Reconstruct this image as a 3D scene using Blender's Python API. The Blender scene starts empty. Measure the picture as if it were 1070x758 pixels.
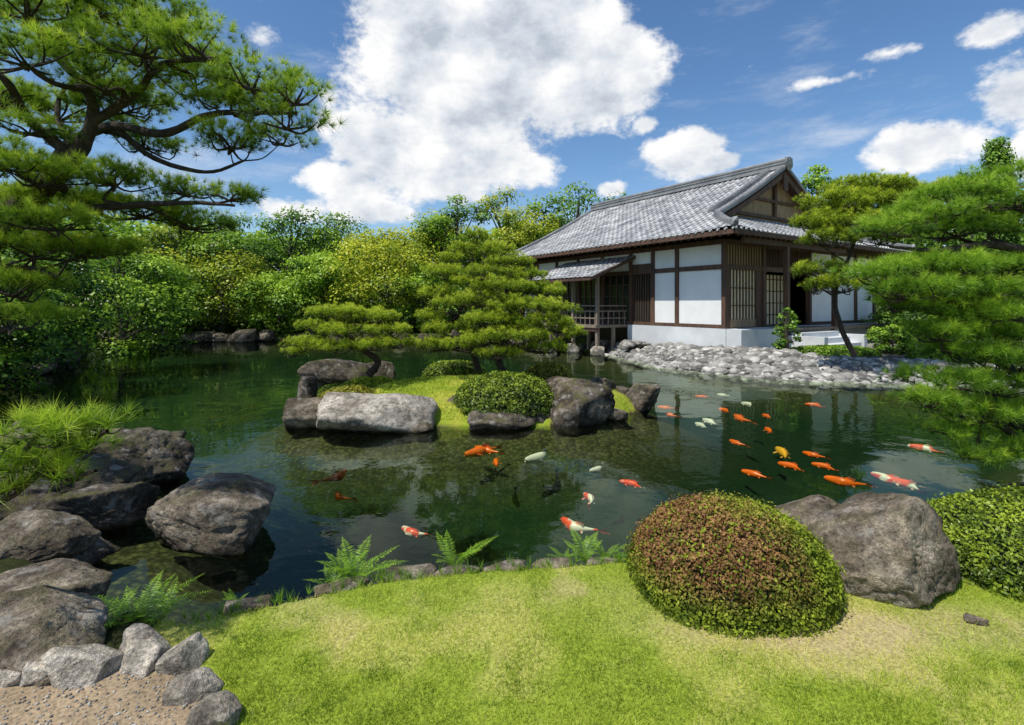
import bpy, bmesh, math, random
import numpy as np
from mathutils import Vector
rng=np.random.default_rng(7)
random.seed(7)
sc=bpy.context.scene
CAMZ=2.15; F=535.0; HZ=318.0
def at(px,py,Y): return np.array([(px-535.0)/F*Y, Y, CAMZ-(py-HZ)/F*Y])
def sstep(a,b,x):
    t=np.clip((x-a)/(b-a),0,1); return t*t*(3-2*t)
def _h(x,y,z,s):
    h=(x*374761393+y*668265263+z*1442695041+s*974711)&0xffffffff
    h=((h^(h>>13))*1274126177)&0xffffffff
    h=h^(h>>16)
    return (h&0xffffff)/16777215.0
def vnoise(p,seed=0):
    p=np.asarray(p,float); i=np.floor(p).astype(np.int64); f=p-i; f=f*f*(3-2*f)
    r=0
    for dx in (0,1):
        wx=f[:,0] if dx else 1-f[:,0]
        for dy in (0,1):
            wy=f[:,1] if dy else 1-f[:,1]
            for dz in (0,1):
                wz=f[:,2] if dz else 1-f[:,2]
                r=r+wx*wy*wz*_h(i[:,0]+dx,i[:,1]+dy,i[:,2]+dz,seed)
    return r
def fbm(p,o=4,seed=0):
    p=np.asarray(p,float);a=.5;s=0;t=0
    for k in range(o):
        s=s+a*vnoise(p*(2.03**k)+k*17.3,seed+k); t+=a; a*=.5
    return s/t
def nrm(v): return v/np.maximum(np.linalg.norm(v,axis=-1,keepdims=True),1e-9)

# ---------- mesh helpers
def link(o,parent=None):
    sc.collection.objects.link(o)
    if parent is not None: o.parent=parent
    return o
def empty(name,loc=(0,0,0),rz=0):
    o=bpy.data.objects.new(name,None); o.location=loc; o.rotation_euler=(0,0,rz); o.empty_display_size=.3
    return link(o)
def mk(name,V,Fc,mat,smooth=False,attrs=None,parent=None,cols=None):
    V=np.ascontiguousarray(V,dtype=np.float32); Fc=np.ascontiguousarray(Fc,dtype=np.int32)
    me=bpy.data.meshes.new(name); n=len(V); m,k=Fc.shape
    me.vertices.add(n); me.vertices.foreach_set('co',V.ravel())
    me.loops.add(m*k); me.loops.foreach_set('vertex_index',Fc.ravel())
    me.polygons.add(m); me.polygons.foreach_set('loop_start',np.arange(0,m*k,k,dtype=np.int32))
    me.polygons.foreach_set('loop_total',np.full(m,k,dtype=np.int32))
    me.polygons.foreach_set('use_smooth',np.full(m,bool(smooth)))
    me.update(calc_edges=True)
    if attrs:
        for nm,a in attrs.items():
            at_=me.attributes.new(nm,'FLOAT','POINT'); at_.data.foreach_set('value',np.ascontiguousarray(a,dtype=np.float32))
    if cols is not None:
        c=me.attributes.new('col','FLOAT_COLOR','POINT')
        cc=np.ones((n,4),np.float32); cc[:,:3]=cols; c.data.foreach_set('color',cc.ravel())
    me.materials.append(mat)
    return link(bpy.data.objects.new(name,me),parent)
def join(parts):
    V=[];Fs=[];o=0
    for v,f in parts:
        V.append(v);Fs.append(np.asarray(f)+o);o+=len(v)
    return np.concatenate(V),np.concatenate(Fs)
def boxvf(x0,x1,y0,y1,z0,z1):
    v=np.array([[x,y,z] for z in (z0,z1) for y in (y0,y1) for x in (x0,x1)],float)
    f=np.array([[0,2,3,1],[4,5,7,6],[0,1,5,4],[2,6,7,3],[0,4,6,2],[1,3,7,5]])
    return v,f
def beam(p,q,w,h,up=(0,0,1)):
    p=np.array(p,float);q=np.array(q,float);d=nrm(q-p);up=np.array(up,float)
    s=nrm(np.cross(d,up));u=np.cross(s,d)
    v=[]
    for c in (p,q):
        for a,b in ((-1,-1),(1,-1),(1,1),(-1,1)): v.append(c+s*a*w/2+u*b*h/2)
    return np.array(v),np.array([[0,1,2,3],[7,6,5,4],[0,4,5,1],[1,5,6,2],[2,6,7,3],[3,7,4,0]])
def tube(pts,rad,sides=8,bump=0.0,sub=4):
    pts=np.array(pts,float);rad=np.array(rad,float)
    if sub>1 and len(pts)>2:
        P=[];R=[]
        n=len(pts)
        for i in range(n-1):
            p0=pts[max(i-1,0)];p1=pts[i];p2=pts[i+1];p3=pts[min(i+2,n-1)]
            for k in range(sub):
                t=k/sub
                P.append(.5*((2*p1)+(-p0+p2)*t+(2*p0-5*p1+4*p2-p3)*t*t+(-p0+3*p1-3*p2+p3)*t**3)); R.append(rad[i]*(1-t)+rad[i+1]*t)
        P.append(pts[-1]);R.append(rad[-1]);pts=np.array(P);rad=np.array(R)
    n=len(pts);T=nrm(np.gradient(pts,axis=0));V=[]
    ref=np.array([0.31,0.22,0.92]) if abs(T[0,2])<.8 else np.array([.9,.3,.1])
    ang=np.linspace(0,2*np.pi,sides,endpoint=False)
    for i in range(n):
        a=nrm(np.cross(T[i],ref));b=np.cross(T[i],a)
        r=rad[i]*(1+bump*(rng.random(sides)-.5))
        V.append(pts[i]+np.outer(np.cos(ang)*r,a)+np.outer(np.sin(ang)*r,b))
    V=np.concatenate(V);i=np.arange(n-1)[:,None]*sides;j=np.arange(sides)[None,:];k=(np.arange(sides)+1)%sides
    Fq=np.stack([i+j,i+k[None,:],i+sides+k[None,:],i+sides+j],-1).reshape(-1,4)
    return V,Fq

# ---------- materials
def newmat(name):
    m=bpy.data.materials.new(name); m.use_nodes=True; nt=m.node_tree
    b=nt.nodes['Principled BSDF']; return m,nt,b
def N(nt,t,**k):
    n=nt.nodes.new(t)
    for a,v in k.items():
        if a in n.inputs.keys(): n.inputs[a].default_value=v
        else: setattr(n,a,v)
    return n
def ramp(nt,stops):
    r=nt.nodes.new('ShaderNodeValToRGB'); cr=r.color_ramp
    while len(cr.elements)>1: cr.elements.remove(cr.elements[-1])
    cr.elements[0].position=stops[0][0]; cr.elements[0].color=(*stops[0][1],1)
    for p,c in stops[1:]:
        e=cr.elements.new(p); e.color=(*c,1)
    return r
def mixc(nt,fac,a,b,mode='MIX'):
    m=nt.nodes.new('ShaderNodeMix'); m.data_type='RGBA'; m.blend_type=mode
    for sock,v in ((m.inputs[0],fac),(m.inputs[6],a),(m.inputs[7],b)):
        if isinstance(v,(int,float)): sock.default_value=v
        elif isinstance(v,tuple): sock.default_value=(*v,1)
        else: nt.links.new(v,sock)
    return m.outputs[2]
def mathn(nt,op,a,b=None,clamp=False):
    m=nt.nodes.new('ShaderNodeMath'); m.operation=op; m.use_clamp=clamp
    for i,v in enumerate((a,b)):
        if v is None: continue
        if isinstance(v,(int,float)): m.inputs[i].default_value=v
        else: nt.links.new(v,m.inputs[i])
    return m.outputs[0]
def mrange(nt,v,a,b,c=0,d=1,smooth=False):
    m=nt.nodes.new('ShaderNodeMapRange'); m.clamp=True
    if smooth: m.interpolation_type='SMOOTHSTEP'
    nt.links.new(v,m.inputs[0])
    for i,x in enumerate((a,b,c,d)): m.inputs[i+1].default_value=x
    return m.outputs[0]
def noise(nt,scale,detail=4,coord=None,rough=.5):
    n=nt.nodes.new('ShaderNodeTexNoise'); n.inputs['Scale'].default_value=scale; n.inputs['Detail'].default_value=detail; n.inputs['Roughness'].default_value=rough
    if coord is not None: nt.links.new(coord,n.inputs['Vector'])
    return n.outputs['Fac']
def bump(nt,h,strength,dist,bsdf,normal=None):
    b=nt.nodes.new('ShaderNodeBump'); b.inputs['Strength'].default_value=strength; b.inputs['Distance'].default_value=dist
    nt.links.new(h,b.inputs['Height'])
    if bsdf is not None: nt.links.new(b.outputs[0],bsdf.inputs['Normal'])
    return b.outputs[0]
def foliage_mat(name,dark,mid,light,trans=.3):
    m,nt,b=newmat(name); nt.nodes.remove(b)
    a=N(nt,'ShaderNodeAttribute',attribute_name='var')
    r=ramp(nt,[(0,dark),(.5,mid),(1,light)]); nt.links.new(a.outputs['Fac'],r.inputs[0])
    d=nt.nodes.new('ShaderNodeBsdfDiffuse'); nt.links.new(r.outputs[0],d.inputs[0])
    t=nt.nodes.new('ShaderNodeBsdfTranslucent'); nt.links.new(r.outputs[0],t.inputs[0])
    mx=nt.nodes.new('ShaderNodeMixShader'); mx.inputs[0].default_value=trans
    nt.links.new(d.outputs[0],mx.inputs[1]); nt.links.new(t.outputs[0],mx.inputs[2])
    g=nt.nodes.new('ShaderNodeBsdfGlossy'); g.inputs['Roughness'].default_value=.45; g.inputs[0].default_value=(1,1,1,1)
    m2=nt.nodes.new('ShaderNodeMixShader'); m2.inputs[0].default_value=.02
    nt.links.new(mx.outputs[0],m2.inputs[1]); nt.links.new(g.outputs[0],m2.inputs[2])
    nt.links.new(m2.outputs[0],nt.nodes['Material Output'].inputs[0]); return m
def noisy_mat(name,c1,c2,scale,rough=.8,bs=.4,bd=.02,detail=5,stretch=None):
    m,nt,b=newmat(name)
    tc=nt.nodes.new('ShaderNodeTexCoord'); co=tc.outputs['Object']
    if stretch:
        mp=nt.nodes.new('ShaderNodeMapping'); mp.inputs['Scale'].default_value=stretch; nt.links.new(co,mp.inputs[0]); co=mp.outputs[0]
    n=noise(nt,scale,detail,co,.6); r=ramp(nt,[(.3,c1),(.7,c2)]); nt.links.new(n,r.inputs[0])
    nt.links.new(r.outputs[0],b.inputs['Base Color']); b.inputs['Roughness'].default_value=rough
    bump(nt,n,bs,bd,b); return m
M_bark=noisy_mat('pine_bark',(.012,.009,.007),(.060,.043,.030),16,.9,1.0,.04)
M_barkL=noisy_mat('tree_bark',(.03,.025,.018),(.10,.08,.06),10,.9,.7,.03)
M_pineF=foliage_mat('pine_needles_bright',(.03,.07,.010),(.25,.41,.025),(.62,.75,.07),.45)  # lighter, yellower needle green
M_pineR=foliage_mat('pine_needles_deep',(.025,.07,.012),(.20,.38,.026),(.50,.69,.06),.42)
M_pineI=foliage_mat('pine_needles_island',(.025,.05,.007),(.29,.41,.022),(.70,.78,.07),.4)
M_g1=foliage_mat('leaves_green',(.009,.030,.006),(.12,.25,.016),(.38,.56,.045),.37)
M_g2=foliage_mat('leaves_yellowgreen',(.025,.055,.007),(.28,.38,.02),(.62,.64,.05),.4)
M_g3=foliage_mat('leaves_dark',(.007,.026,.006),(.065,.155,.018),(.22,.38,.035),.32)
M_az=foliage_mat('azalea_leaves',(.015,.03,.006),(.12,.19,.016),(.36,.46,.035),.3)
M_fern=foliage_mat('fern_leaves',(.05,.12,.012),(.24,.44,.03),(.46,.64,.07),.45)
M_grass=foliage_mat('grass_blades',(.15,.24,.016),(.44,.55,.045),(.76,.72,.20),.38)
M_moss=foliage_mat('moss_leaves',(.05,.06,.008),(.22,.23,.02),(.44,.40,.06),.25)
def leafcol_mat():
    m,nt,b=newmat('azalea_leaf_tinted')
    a=N(nt,'ShaderNodeAttribute',attribute_name='col')
    nt.links.new(a.outputs['Color'],b.inputs['Base Color']); b.inputs['Roughness'].default_value=.6; b.inputs['Specular IOR Level'].default_value=.2
    t=nt.nodes.new('ShaderNodeBsdfTranslucent'); nt.links.new(a.outputs['Color'],t.inputs[0])
    mx=nt.nodes.new('ShaderNodeMixShader'); mx.inputs[0].default_value=.3
    nt.links.new(b.outputs[0],mx.inputs[1]); nt.links.new(t.outputs[0],mx.inputs[2])
    nt.links.new(mx.outputs[0],nt.nodes['Material Output'].inputs[0]); return m
M_tint=leafcol_mat()
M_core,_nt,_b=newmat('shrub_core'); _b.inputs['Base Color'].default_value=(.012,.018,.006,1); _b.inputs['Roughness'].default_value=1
def rock_mat(name,c1,c2,c3,moss=.3):
    m,nt,b=newmat(name)
    g=nt.nodes.new('ShaderNodeNewGeometry'); co=g.outputs['Position']
    n1=noise(nt,2.4,5,co,.62); n2=noise(nt,11,6,co,.72); n3=noise(nt,60,3,co,.75)
    r=ramp(nt,[(.36,c1),(.5,c2),(.62,c3)]); nt.links.new(n1,r.inputs[0])
    r2=ramp(nt,[(.34,(.34,.31,.29)),(.5,(1.0,.97,.93)),(.66,(1.75,1.66,1.52))]); nt.links.new(n2,r2.inputs[0])
    c=mixc(nt,.9,r.outputs[0],r2.outputs[0],'MULTIPLY')
    r3=ramp(nt,[(.38,(.55,.55,.55)),(.6,(1.3,1.3,1.3))]); nt.links.new(n3,r3.inputs[0])
    c=mixc(nt,.8,c,r3.outputs[0],'MULTIPLY')
    n5=noise(nt,6,3,co,.6); c=mixc(nt,mathn(nt,'MULTIPLY',mrange(nt,n5,.58,.66),.45),c,(.42,.40,.35))
    sx=nt.nodes.new('ShaderNodeSeparateXYZ'); nt.links.new(g.outputs['Normal'],sx.inputs[0])
    mm=mathn(nt,'MULTIPLY',mrange(nt,sx.outputs[2],.2,.9),mrange(nt,n5,.52,.40))
    mm=mathn(nt,'MULTIPLY',mm,moss)
    c=mixc(nt,mm,c,(.10,.10,.02))
    sp=nt.nodes.new('ShaderNodeSeparateXYZ'); nt.links.new(co,sp.inputs[0])
    wet=mrange(nt,sp.outputs[2],.02,.09,.3,1)
    vm=nt.nodes.new('ShaderNodeVectorMath'); vm.operation='SCALE'; nt.links.new(c,vm.inputs[0]); nt.links.new(wet,vm.inputs['Scale'])
    nt.links.new(vm.outputs[0],b.inputs['Base Color']); b.inputs['Roughness'].default_value=.85; b.inputs['Specular IOR Level'].default_value=.25
    h=mathn(nt,'ADD',mathn(nt,'MULTIPLY',n2,1.2),mathn(nt,'MULTIPLY',n3,.35))
    bump(nt,h,1.0,.045,b); return m
M_rk=rock_mat('rock_grey_brown',(.075,.06,.045),(.165,.138,.105),(.29,.255,.205))
M_rkD=rock_mat('rock_dark',(.035,.028,.022),(.088,.074,.058),(.18,.155,.125),.6)
M_rkL=rock_mat('rock_pale',(.18,.16,.135),(.35,.32,.275),(.54,.50,.44),.12)
def pebble_mat():
    m,nt,b=newmat('river_stone')
    a=N(nt,'ShaderNodeAttribute',attribute_name='var'); g=nt.nodes.new('ShaderNodeNewGeometry')
    r=ramp(nt,[(0,(.08,.078,.07)),(.4,(.20,.19,.17)),(.8,(.34,.325,.29)),(1,(.55,.53,.48))]); nt.links.new(a.outputs['Fac'],r.inputs[0])
    n=noise(nt,22,4,g.outputs['Position'],.6); r2=ramp(nt,[(.35,(.7,.7,.7)),(.65,(1.1,1.1,1.1))]); nt.links.new(n,r2.inputs[0])
    nt.links.new(mixc(nt,.8,r.outputs[0],r2.outputs[0],'MULTIPLY'),b.inputs['Base Color']); b.inputs['Roughness'].default_value=.7
    return m
M_peb=pebble_mat()

# ---------- terrain
POND=np.array([(-1.85,2.98),(-1.36,3.2),(-.84,3.42),(-.22,3.55),(.43,3.62),(.9,3.7),(1.5,4.0),(2.2,4.3),(3.2,4.45),(4.5,4.8),(6,5.6),(8,6.8),(11,8.5),(14,10.5),(15,12.5),(13.5,13.5),(12,13.7),(9.5,14.2),(7.4,14.9),(6.2,16),(5.3,17.3),(4.7,20),(4.2,22),(2,25.5),(0,28.5),(-3,30),(-7,29.6),(-10,30.5),(-16,30),(-21,29),(-22,25),(-19,21),(-16,17),(-15,14),(-13,11.5),(-11,9.5),(-8,8.2),(-6,7.6),(-4.8,7.3),(-4.25,6.4),(-4.0,5.4),(-3.8,4.6),(-3.3,3.9),(-2.7,3.4),(-2.25,3.12)])
ISL=np.array([(-3.6,9.1),(-2.8,8.85),(-1.6,8.9),(-.5,9.0),(.6,8.95),(1.6,9.3),(2.6,10.2),(2.4,11.5),(1,12.6),(-1,12.9),(-3,12.2),(-4,10.6)])
SAND=np.array([(-1.12,1.2),(-1.22,2.15),(-1.52,2.5),(-1.95,2.6),(-2.5,2.45),(-3.6,2.3),(-3.6,1.2)])
def psd(P,poly):
    x=P[:,0];y=P[:,1];d=np.full(len(P),1e9);ins=np.zeros(len(P),bool)
    n=len(poly)
    for i in range(n):
        a=poly[i];b=poly[(i+1)%n];ab=b-a
        t=np.clip(((x-a[0])*ab[0]+(y-a[1])*ab[1])/(ab@ab),0,1)
        d=np.minimum(d,np.hypot(x-a[0]-t*ab[0],y-a[1]-t*ab[1]))
        c=((a[1]>y)!=(b[1]>y))
        with np.errstate(divide='ignore',invalid='ignore'):
            xi=a[0]+(y-a[1])*ab[0]/(ab[1] if ab[1]!=0 else 1e-9)
        ins^=c&(x<xi)
    return np.where(ins,d,-d)
def landinfo(P):
    return -psd(P,POND),psd(P,ISL)
def H(P):
    P=np.asarray(P,float); x=P[:,0];y=P[:,1]
    so,si=landinfo(P); sd=np.maximum(so,si)
    p3=np.column_stack([x,y,np.zeros(len(x))])
    wob=(fbm(p3*2.5,3,5)-.5)*.10
    base=.35+.10*sstep(10,17,y)*sstep(-12,0,x)+.6*sstep(31,45,y)+(fbm(p3*.35,3,9)-.5)*.14*sstep(5,8,y)
    base=base-.13*((x<-2.4)&(y>3.6)&(y<8))
    near=y<5.3
    w=np.where(near&(x>-2.3),.10,.45)
    w=np.where((x>4)&(y>12)&(y<21),1.8,w)
    land=base*sstep(-.02,1,sd/w+wob*2)
    isl=.30*sstep(0,.35,si)+.28*sstep(.3,1.8,si)
    land=np.where(si>0,isl,land)
    bed=-.16-.85*sstep(0,2.6,-sd)+wob*.6
    return np.where(sd>0,land,np.where(sd>-.08,bed*(-sd/.08),bed)),sd,si,so
NG=560
s=np.linspace(-1,1,NG)
gx=6*s+70*s**3+300*s**7; gy=4.5+6*s+70*s**3+300*s**7
X,Y=np.meshgrid(gx,gy); P=np.column_stack([X.ravel(),Y.ravel()])
Z,sd,si,so=H(P)
p3=np.column_stack([P,np.zeros(len(P))])
n1=fbm(p3*.9,4,3);n2=fbm(p3*6,3,4);n3=fbm(p3*2.2,4,33)
def dryf(p): 
    q=np.column_stack([p,np.zeros(len(p))]); m=.45+1.1*(fbm(q*4,3,71)-.2)
    d=np.exp(-(((p[:,0]-1.5)/.80)**2+((p[:,1]-2.86)/.22)**2)**2)+.35*np.exp(-(((p[:,0]-.35)/.7)**2+((p[:,1]-3.15)/.2)**2))+.7*np.exp(-(((p[:,0]-2.6)/.9)**2+((p[:,1]-2.85)/.22)**2)**2)
    d=d*m+.5*sstep(.60,.74,fbm(q*3.1+40,4,77))
    return np.clip(d,0,1)
col=np.zeros((len(P),3))
lawn=np.array([.24,.31,.035]);lawn2=np.array([.38,.38,.10]);soil=np.array([.10,.075,.045]);moss=np.array([.07,.10,.015]);sand=np.array([.33,.25,.165]);gravel=np.array([.45,.43,.38])
k=sstep(.45,.62,n3)[:,None]; col[:]=lawn*(1-k)+lawn2*k
dk=dryf(P)[:,None]; col=col*(1-dk*.8)+np.array([.46,.36,.20])*dk*.8
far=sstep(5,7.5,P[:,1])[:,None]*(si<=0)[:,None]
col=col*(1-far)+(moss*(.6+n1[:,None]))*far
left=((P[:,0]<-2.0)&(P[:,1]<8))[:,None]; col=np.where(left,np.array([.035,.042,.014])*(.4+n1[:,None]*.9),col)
insand=psd(P,SAND)>0; col[insand]=sand*(.7+.6*n2[insand,None])
gp=(P[:,0]>9.5)&(P[:,1]>14.5)&(P[:,1]<24); col[gp]=gravel*.6
hs=(P[:,0]>3)&(P[:,1]>12.8)&(P[:,1]<23)&(sd<3.4); col[hs]=np.array([.10,.095,.085])
isg=si>0; col[isg]=(np.array([.26,.33,.03])*(1-k)+np.array([.40,.40,.06])*k)[isg]
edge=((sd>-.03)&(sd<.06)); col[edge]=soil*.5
pb=sd<=0
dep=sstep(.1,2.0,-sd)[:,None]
bed=np.array([.085,.085,.035])*(1-dep)+np.array([.008,.028,.009])*dep  # light lost in murky water is painted into the bed colour, darker with depth
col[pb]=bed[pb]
i=np.arange(NG-1);I,J=np.meshgrid(i,i);a=(J*NG+I).ravel()
Fg=np.column_stack([a,a+1,a+1+NG,a+NG])
def ground_mat():
    m,nt,b=newmat('ground_surface')
    a=N(nt,'ShaderNodeAttribute',attribute_name='col'); g=nt.nodes.new('ShaderNodeNewGeometry'); co=g.outputs['Position']
    sp=nt.nodes.new('ShaderNodeSeparateXYZ'); nt.links.new(co,sp.inputs[0])
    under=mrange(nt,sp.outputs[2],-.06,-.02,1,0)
    n=noise(nt,55,5,co,.75); r=ramp(nt,[(.32,(.40,.40,.38)),(.62,(1.35,1.35,1.3))]); nt.links.new(n,r.inputs[0])
    c=mixc(nt,.85,a.outputs['Color'],r.outputs[0],'MULTIPLY')
    v=nt.nodes.new('ShaderNodeTexVoronoi'); v.inputs['Scale'].default_value=17; v.feature='F1'; nt.links.new(co,v.inputs['Vector'])
    cr=ramp(nt,[(0,(.6,.65,.6)),(.5,(1.0,1.0,.95)),(1,(1.5,1.4,1.25))]); sx=nt.nodes.new('ShaderNodeSeparateColor'); nt.links.new(v.outputs['Color'],sx.inputs[0]); nt.links.new(sx.outputs[0],cr.inputs[0])
    dd=ramp(nt,[(.25,(1,1,1)),(.65,(.4,.4,.4))]); nt.links.new(v.outputs['Distance'],dd.inputs[0])
    pc=mixc(nt,1.0,cr.outputs[0],dd.outputs[0],'MULTIPLY')
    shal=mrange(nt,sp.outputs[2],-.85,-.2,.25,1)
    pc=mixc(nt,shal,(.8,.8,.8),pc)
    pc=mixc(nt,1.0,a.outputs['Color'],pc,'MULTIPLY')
    nt.links.new(mixc(nt,under,c,pc),b.inputs['Base Color']); b.inputs['Roughness'].default_value=.95; b.inputs['Specular IOR Level'].default_value=.1
    bump(nt,n,.6,.02,b); return m
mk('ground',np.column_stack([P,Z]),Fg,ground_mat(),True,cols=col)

# ---------- water
def water_mat():
    m,nt,b=newmat('pond_water'); nt.nodes.remove(b)
    g=nt.nodes.new('ShaderNodeNewGeometry'); co=g.outputs['Position']
    n1=noise(nt,2.6,3,co,.5); n2=noise(nt,.55,2,co,.5); n3=noise(nt,10,2,co,.5)
    patch=mrange(nt,n2,.44,.62,.15,1.0)
    h=mathn(nt,'ADD',mathn(nt,'MULTIPLY',n1,patch),mathn(nt,'MULTIPLY',mathn(nt,'MULTIPLY',n3,.16),patch))
    nb=bump(nt,h,.24,.045,None)
    gl=nt.nodes.new('ShaderNodeBsdfGlossy'); gl.inputs['Roughness'].default_value=.02; gl.inputs['Color'].default_value=(.74,.84,.72,1); nt.links.new(nb,gl.inputs['Normal'])
    tr=nt.nodes.new('ShaderNodeBsdfTransparent'); tr.inputs[0].default_value=(.84,.93,.80,1)
    fr=nt.nodes.new('ShaderNodeFresnel'); fr.inputs[0].default_value=1.33; nt.links.new(nb,fr.inputs['Normal'])
    mx=nt.nodes.new('ShaderNodeMixShader'); nt.links.new(mathn(nt,'MULTIPLY',fr.outputs[0],.85),mx.inputs[0]); nt.links.new(tr.outputs[0],mx.inputs[1]); nt.links.new(gl.outputs[0],mx.inputs[2])
    nt.links.new(mx.outputs[0],nt.nodes['Material Output'].inputs[0]); return m
mk('pond_water',np.array([(-27,2.2,0),(17,2.2,0),(17,33,0),(-27,33,0)]),np.array([[0,1,2,3]]),water_mat())

# ---------- rocks
_ico={}
def ico(sub):
    if sub not in _ico:
        bm=bmesh.new(); bmesh.ops.create_icosphere(bm,subdivisions=sub,radius=1)
        bm.verts.ensure_lookup_table()
        _ico[sub]=(np.array([v.co[:] for v in bm.verts]),np.array([[v.index for v in f.verts] for f in bm.faces])); bm.free()
    return _ico[sub]
def rockvf(c,size,seed,sub=5,rz=0.0,rough=.10,planes=15,flat=0.0):
    V,Fc=ico(sub); r=np.random.default_rng(seed)
    n=nrm(r.normal(size=(planes,3))); d=r.uniform(.60,1.0,planes)
    n=np.vstack([n,np.eye(3),-np.eye(3)]); d=np.concatenate([d,np.full(6,.96)])
    if flat: n=np.vstack([n,nrm(np.array([[.1,-.1,1.0]]))]); d=np.append(d,flat)
    o=seed*3.7
    Vw=nrm(V+ .13*np.column_stack([fbm(V*2+o,3,seed+q)-.5 for q in (21,22,23)])*2)
    D=np.maximum(Vw@n.T,1e-4)/d; k=36
    rr=(D**k).sum(1)**(-1/k)
    ridge=np.abs(fbm(V*2.0+o,3,seed+3)-.5)*2
    rr=rr*(1+rough*1.3*(fbm(V*1.6+o,4,seed)-.5))+rough*.55*(fbm(V*5+o,4,seed+9)-.5)-rough*.22*np.exp(-(ridge/.05)**2)
    if sub>=5: rr=rr+rough*.25*(fbm(V*14+o,3,seed+19)-.5)
    Q=V*rr[:,None]
    ext=(Q.max(0)-Q.min(0))/2; Q=(Q-(Q.max(0)+Q.min(0))/2)/ext
    Q=Q*np.array(size)
    cs,sn=math.cos(rz),math.sin(rz); Q=np.column_stack([Q[:,0]*cs-Q[:,1]*sn,Q[:,0]*sn+Q[:,1]*cs,Q[:,2]])
    return Q+np.array(c),Fc
def rk(name,pxc,pyb,w,h,zb,dr=.8,seed=1,mat=None,sub=5,flat=0.0,sink=.35,rz=0,rough=.12):
    Yf=(CAMZ-zb)*F/(pyb-HZ); Yc=Yf
    for _ in range(4):
        W=w/F*Yc; Yc=Yf+W*dr*.42
    Yt=Yc-.1*W
    ztop=CAMZ-(pyb-h-HZ)/F*Yt
    hh=max(ztop-zb,.04); tot=hh*(1+sink)
    c=((pxc-535)/F*Yc,Yc,ztop-tot/2)
    V,Fc=rockvf((0,0,0),(W/2,W*dr/2,tot/2),seed,sub,0,rough,15,flat)
    o=mk(name,V,Fc,mat or M_rk,True); o.location=c; return o
rk('boulder',220,578,128,68,0,.75,3,M_rk,6,.72,.4,rough=.13)
rk('boulder',130,520,118,70,0,.9,12,M_rkD,6,.8)
rk('boulder',55,560,150,78,0,.8,13,M_rkD,6,.7)
rk('boulder',30,602,100,58,.1,.8,14,M_rk,6,.7)
rk('boulder',48,664,124,62,.2,.8,15,M_rk,6,.7)
rk('boulder',30,722,150,80,.3,.7,26,M_rk,6,.75)
rk('boulder',150,492,70,42,0,.9,17,M_rkD,5)
rk('boulder',-20,528,150,74,.1,.9,18,M_rkD,5)
rk('boulder',5,556,120,50,.15,.9,19,M_rkD,5)
rk('boulder',100,560,90,50,.05,.9,20,M_rkD,6)
rk('boulder',80,597,60,28,.0,.9,27,M_rkD,5)
rk('boulder',914,635,164,112,.35,.75,21,M_rk,6,0,.3,rough=.13)
rk('boulder',846,572,90,50,.2,.7,22,M_rk,6)
rk('boulder',1018,654,20,9,.35,.7,23,M_rk,4)
for t in [(352,400,76,26,.35,.8,31,M_rkD),(322,428,26,34,.0,.8,32,M_rkD),(332,449,58,33,0,.8,33,M_rk),(392,455,128,42,0,.6,34,M_rkL),
          (470,440,34,26,0,.7,35,M_rk),(525,449,74,22,0,.6,136,M_rkD),(603,446,80,48,0,.8,37,M_rkD),(625,425,46,32,0,.8,38,M_rkD),(668,431,42,29,0,.8,39,M_rkD),
          (645,440,22,12,0,.8,40,M_rk),(440,452,26,10,0,.8,41,M_rk),(312,440,20,14,0,.8,42,M_rkD),(500,442,30,18,0,.8,43,M_rkD),(397,395,36,18,.4,.8,44,M_rkD),(565,445,24,16,0,.8,45,M_rkD)]:
    rk('boulder',*t,rough=.13)
parts=[]
r2=np.random.default_rng(5)
def edge_along(poly,i0,i1,step,smin,smax,zc=.12,jit=.15,hr=(.5,.9),al=None):
    for i in range(i0,i1):
        a=poly[i%len(poly)];b=poly[(i+1)%len(poly)];L=np.linalg.norm(b-a);n=max(1,int(L/step))
        for k_ in range(n):
            p=a+(b-a)*(k_+(r2.random() if al is None else .5))/n+r2.normal(size=2)*jit
            sz=r2.uniform(smin,smax); rz=r2.random()*6 if al is None else math.atan2(b[1]-a[1],b[0]-a[0])+r2.normal()*.12
            parts.append(rockvf((p[0],p[1],zc+r2.uniform(-.05,.08)*(1 if al is None else .25)),(sz,sz*(r2.uniform(.6,1) if al is None else al),sz*r2.uniform(*hr)),int(r2.integers(1e5)),3 if al is None else 4,rz,.12,10))
edge_along(ISL,6,12,.55,.15,.32)
edge_along(POND,22,34,1.0,.3,.8,.15,.3)
edge_along(POND,34,38,.9,.25,.5)
edge_along(POND,9,15,.6,.2,.4)
V,Fc=join(parts); mk('shoreline_rocks',V,Fc,M_rkD,True)
parts=[]
edge_along(POND,0,6,.30,.14,.20,.29,.012,(.22,.34),.5)
edge_along(POND,6,9,.22,.10,.18,.22,.03,(.5,.7))
V,Fc=join(parts); mk('lawn_edging_stones',V,Fc,M_rk,True)
parts=[]
for px,py,w,h,sd_ in [(42,718,42,30,51),(84,714,66,36,52),(146,700,58,36,53),(190,706,44,38,54),(203,738,48,32,55),(226,768,48,34,56),(8,722,40,26,58)]:
    Yc=(CAMZ-.35)*F/(py-HZ)+.07; W=w/F*Yc
    parts.append(rockvf((( px-535)/F*Yc,Yc,.37),(W/2,W*.38,h/F*Yc*.55),sd_,5,r2.uniform(-.3,.3),.06,7,.8))
V,Fc=join(parts); mk('path_edging_stones',V,Fc,M_rkL,True)
n=2600; pts=np.column_stack([r2.uniform(-3.2,-1.1,n),r2.uniform(1.7,2.6,n)]); pts=pts[psd(pts,SAND)>.02]; n=len(pts)
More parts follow.
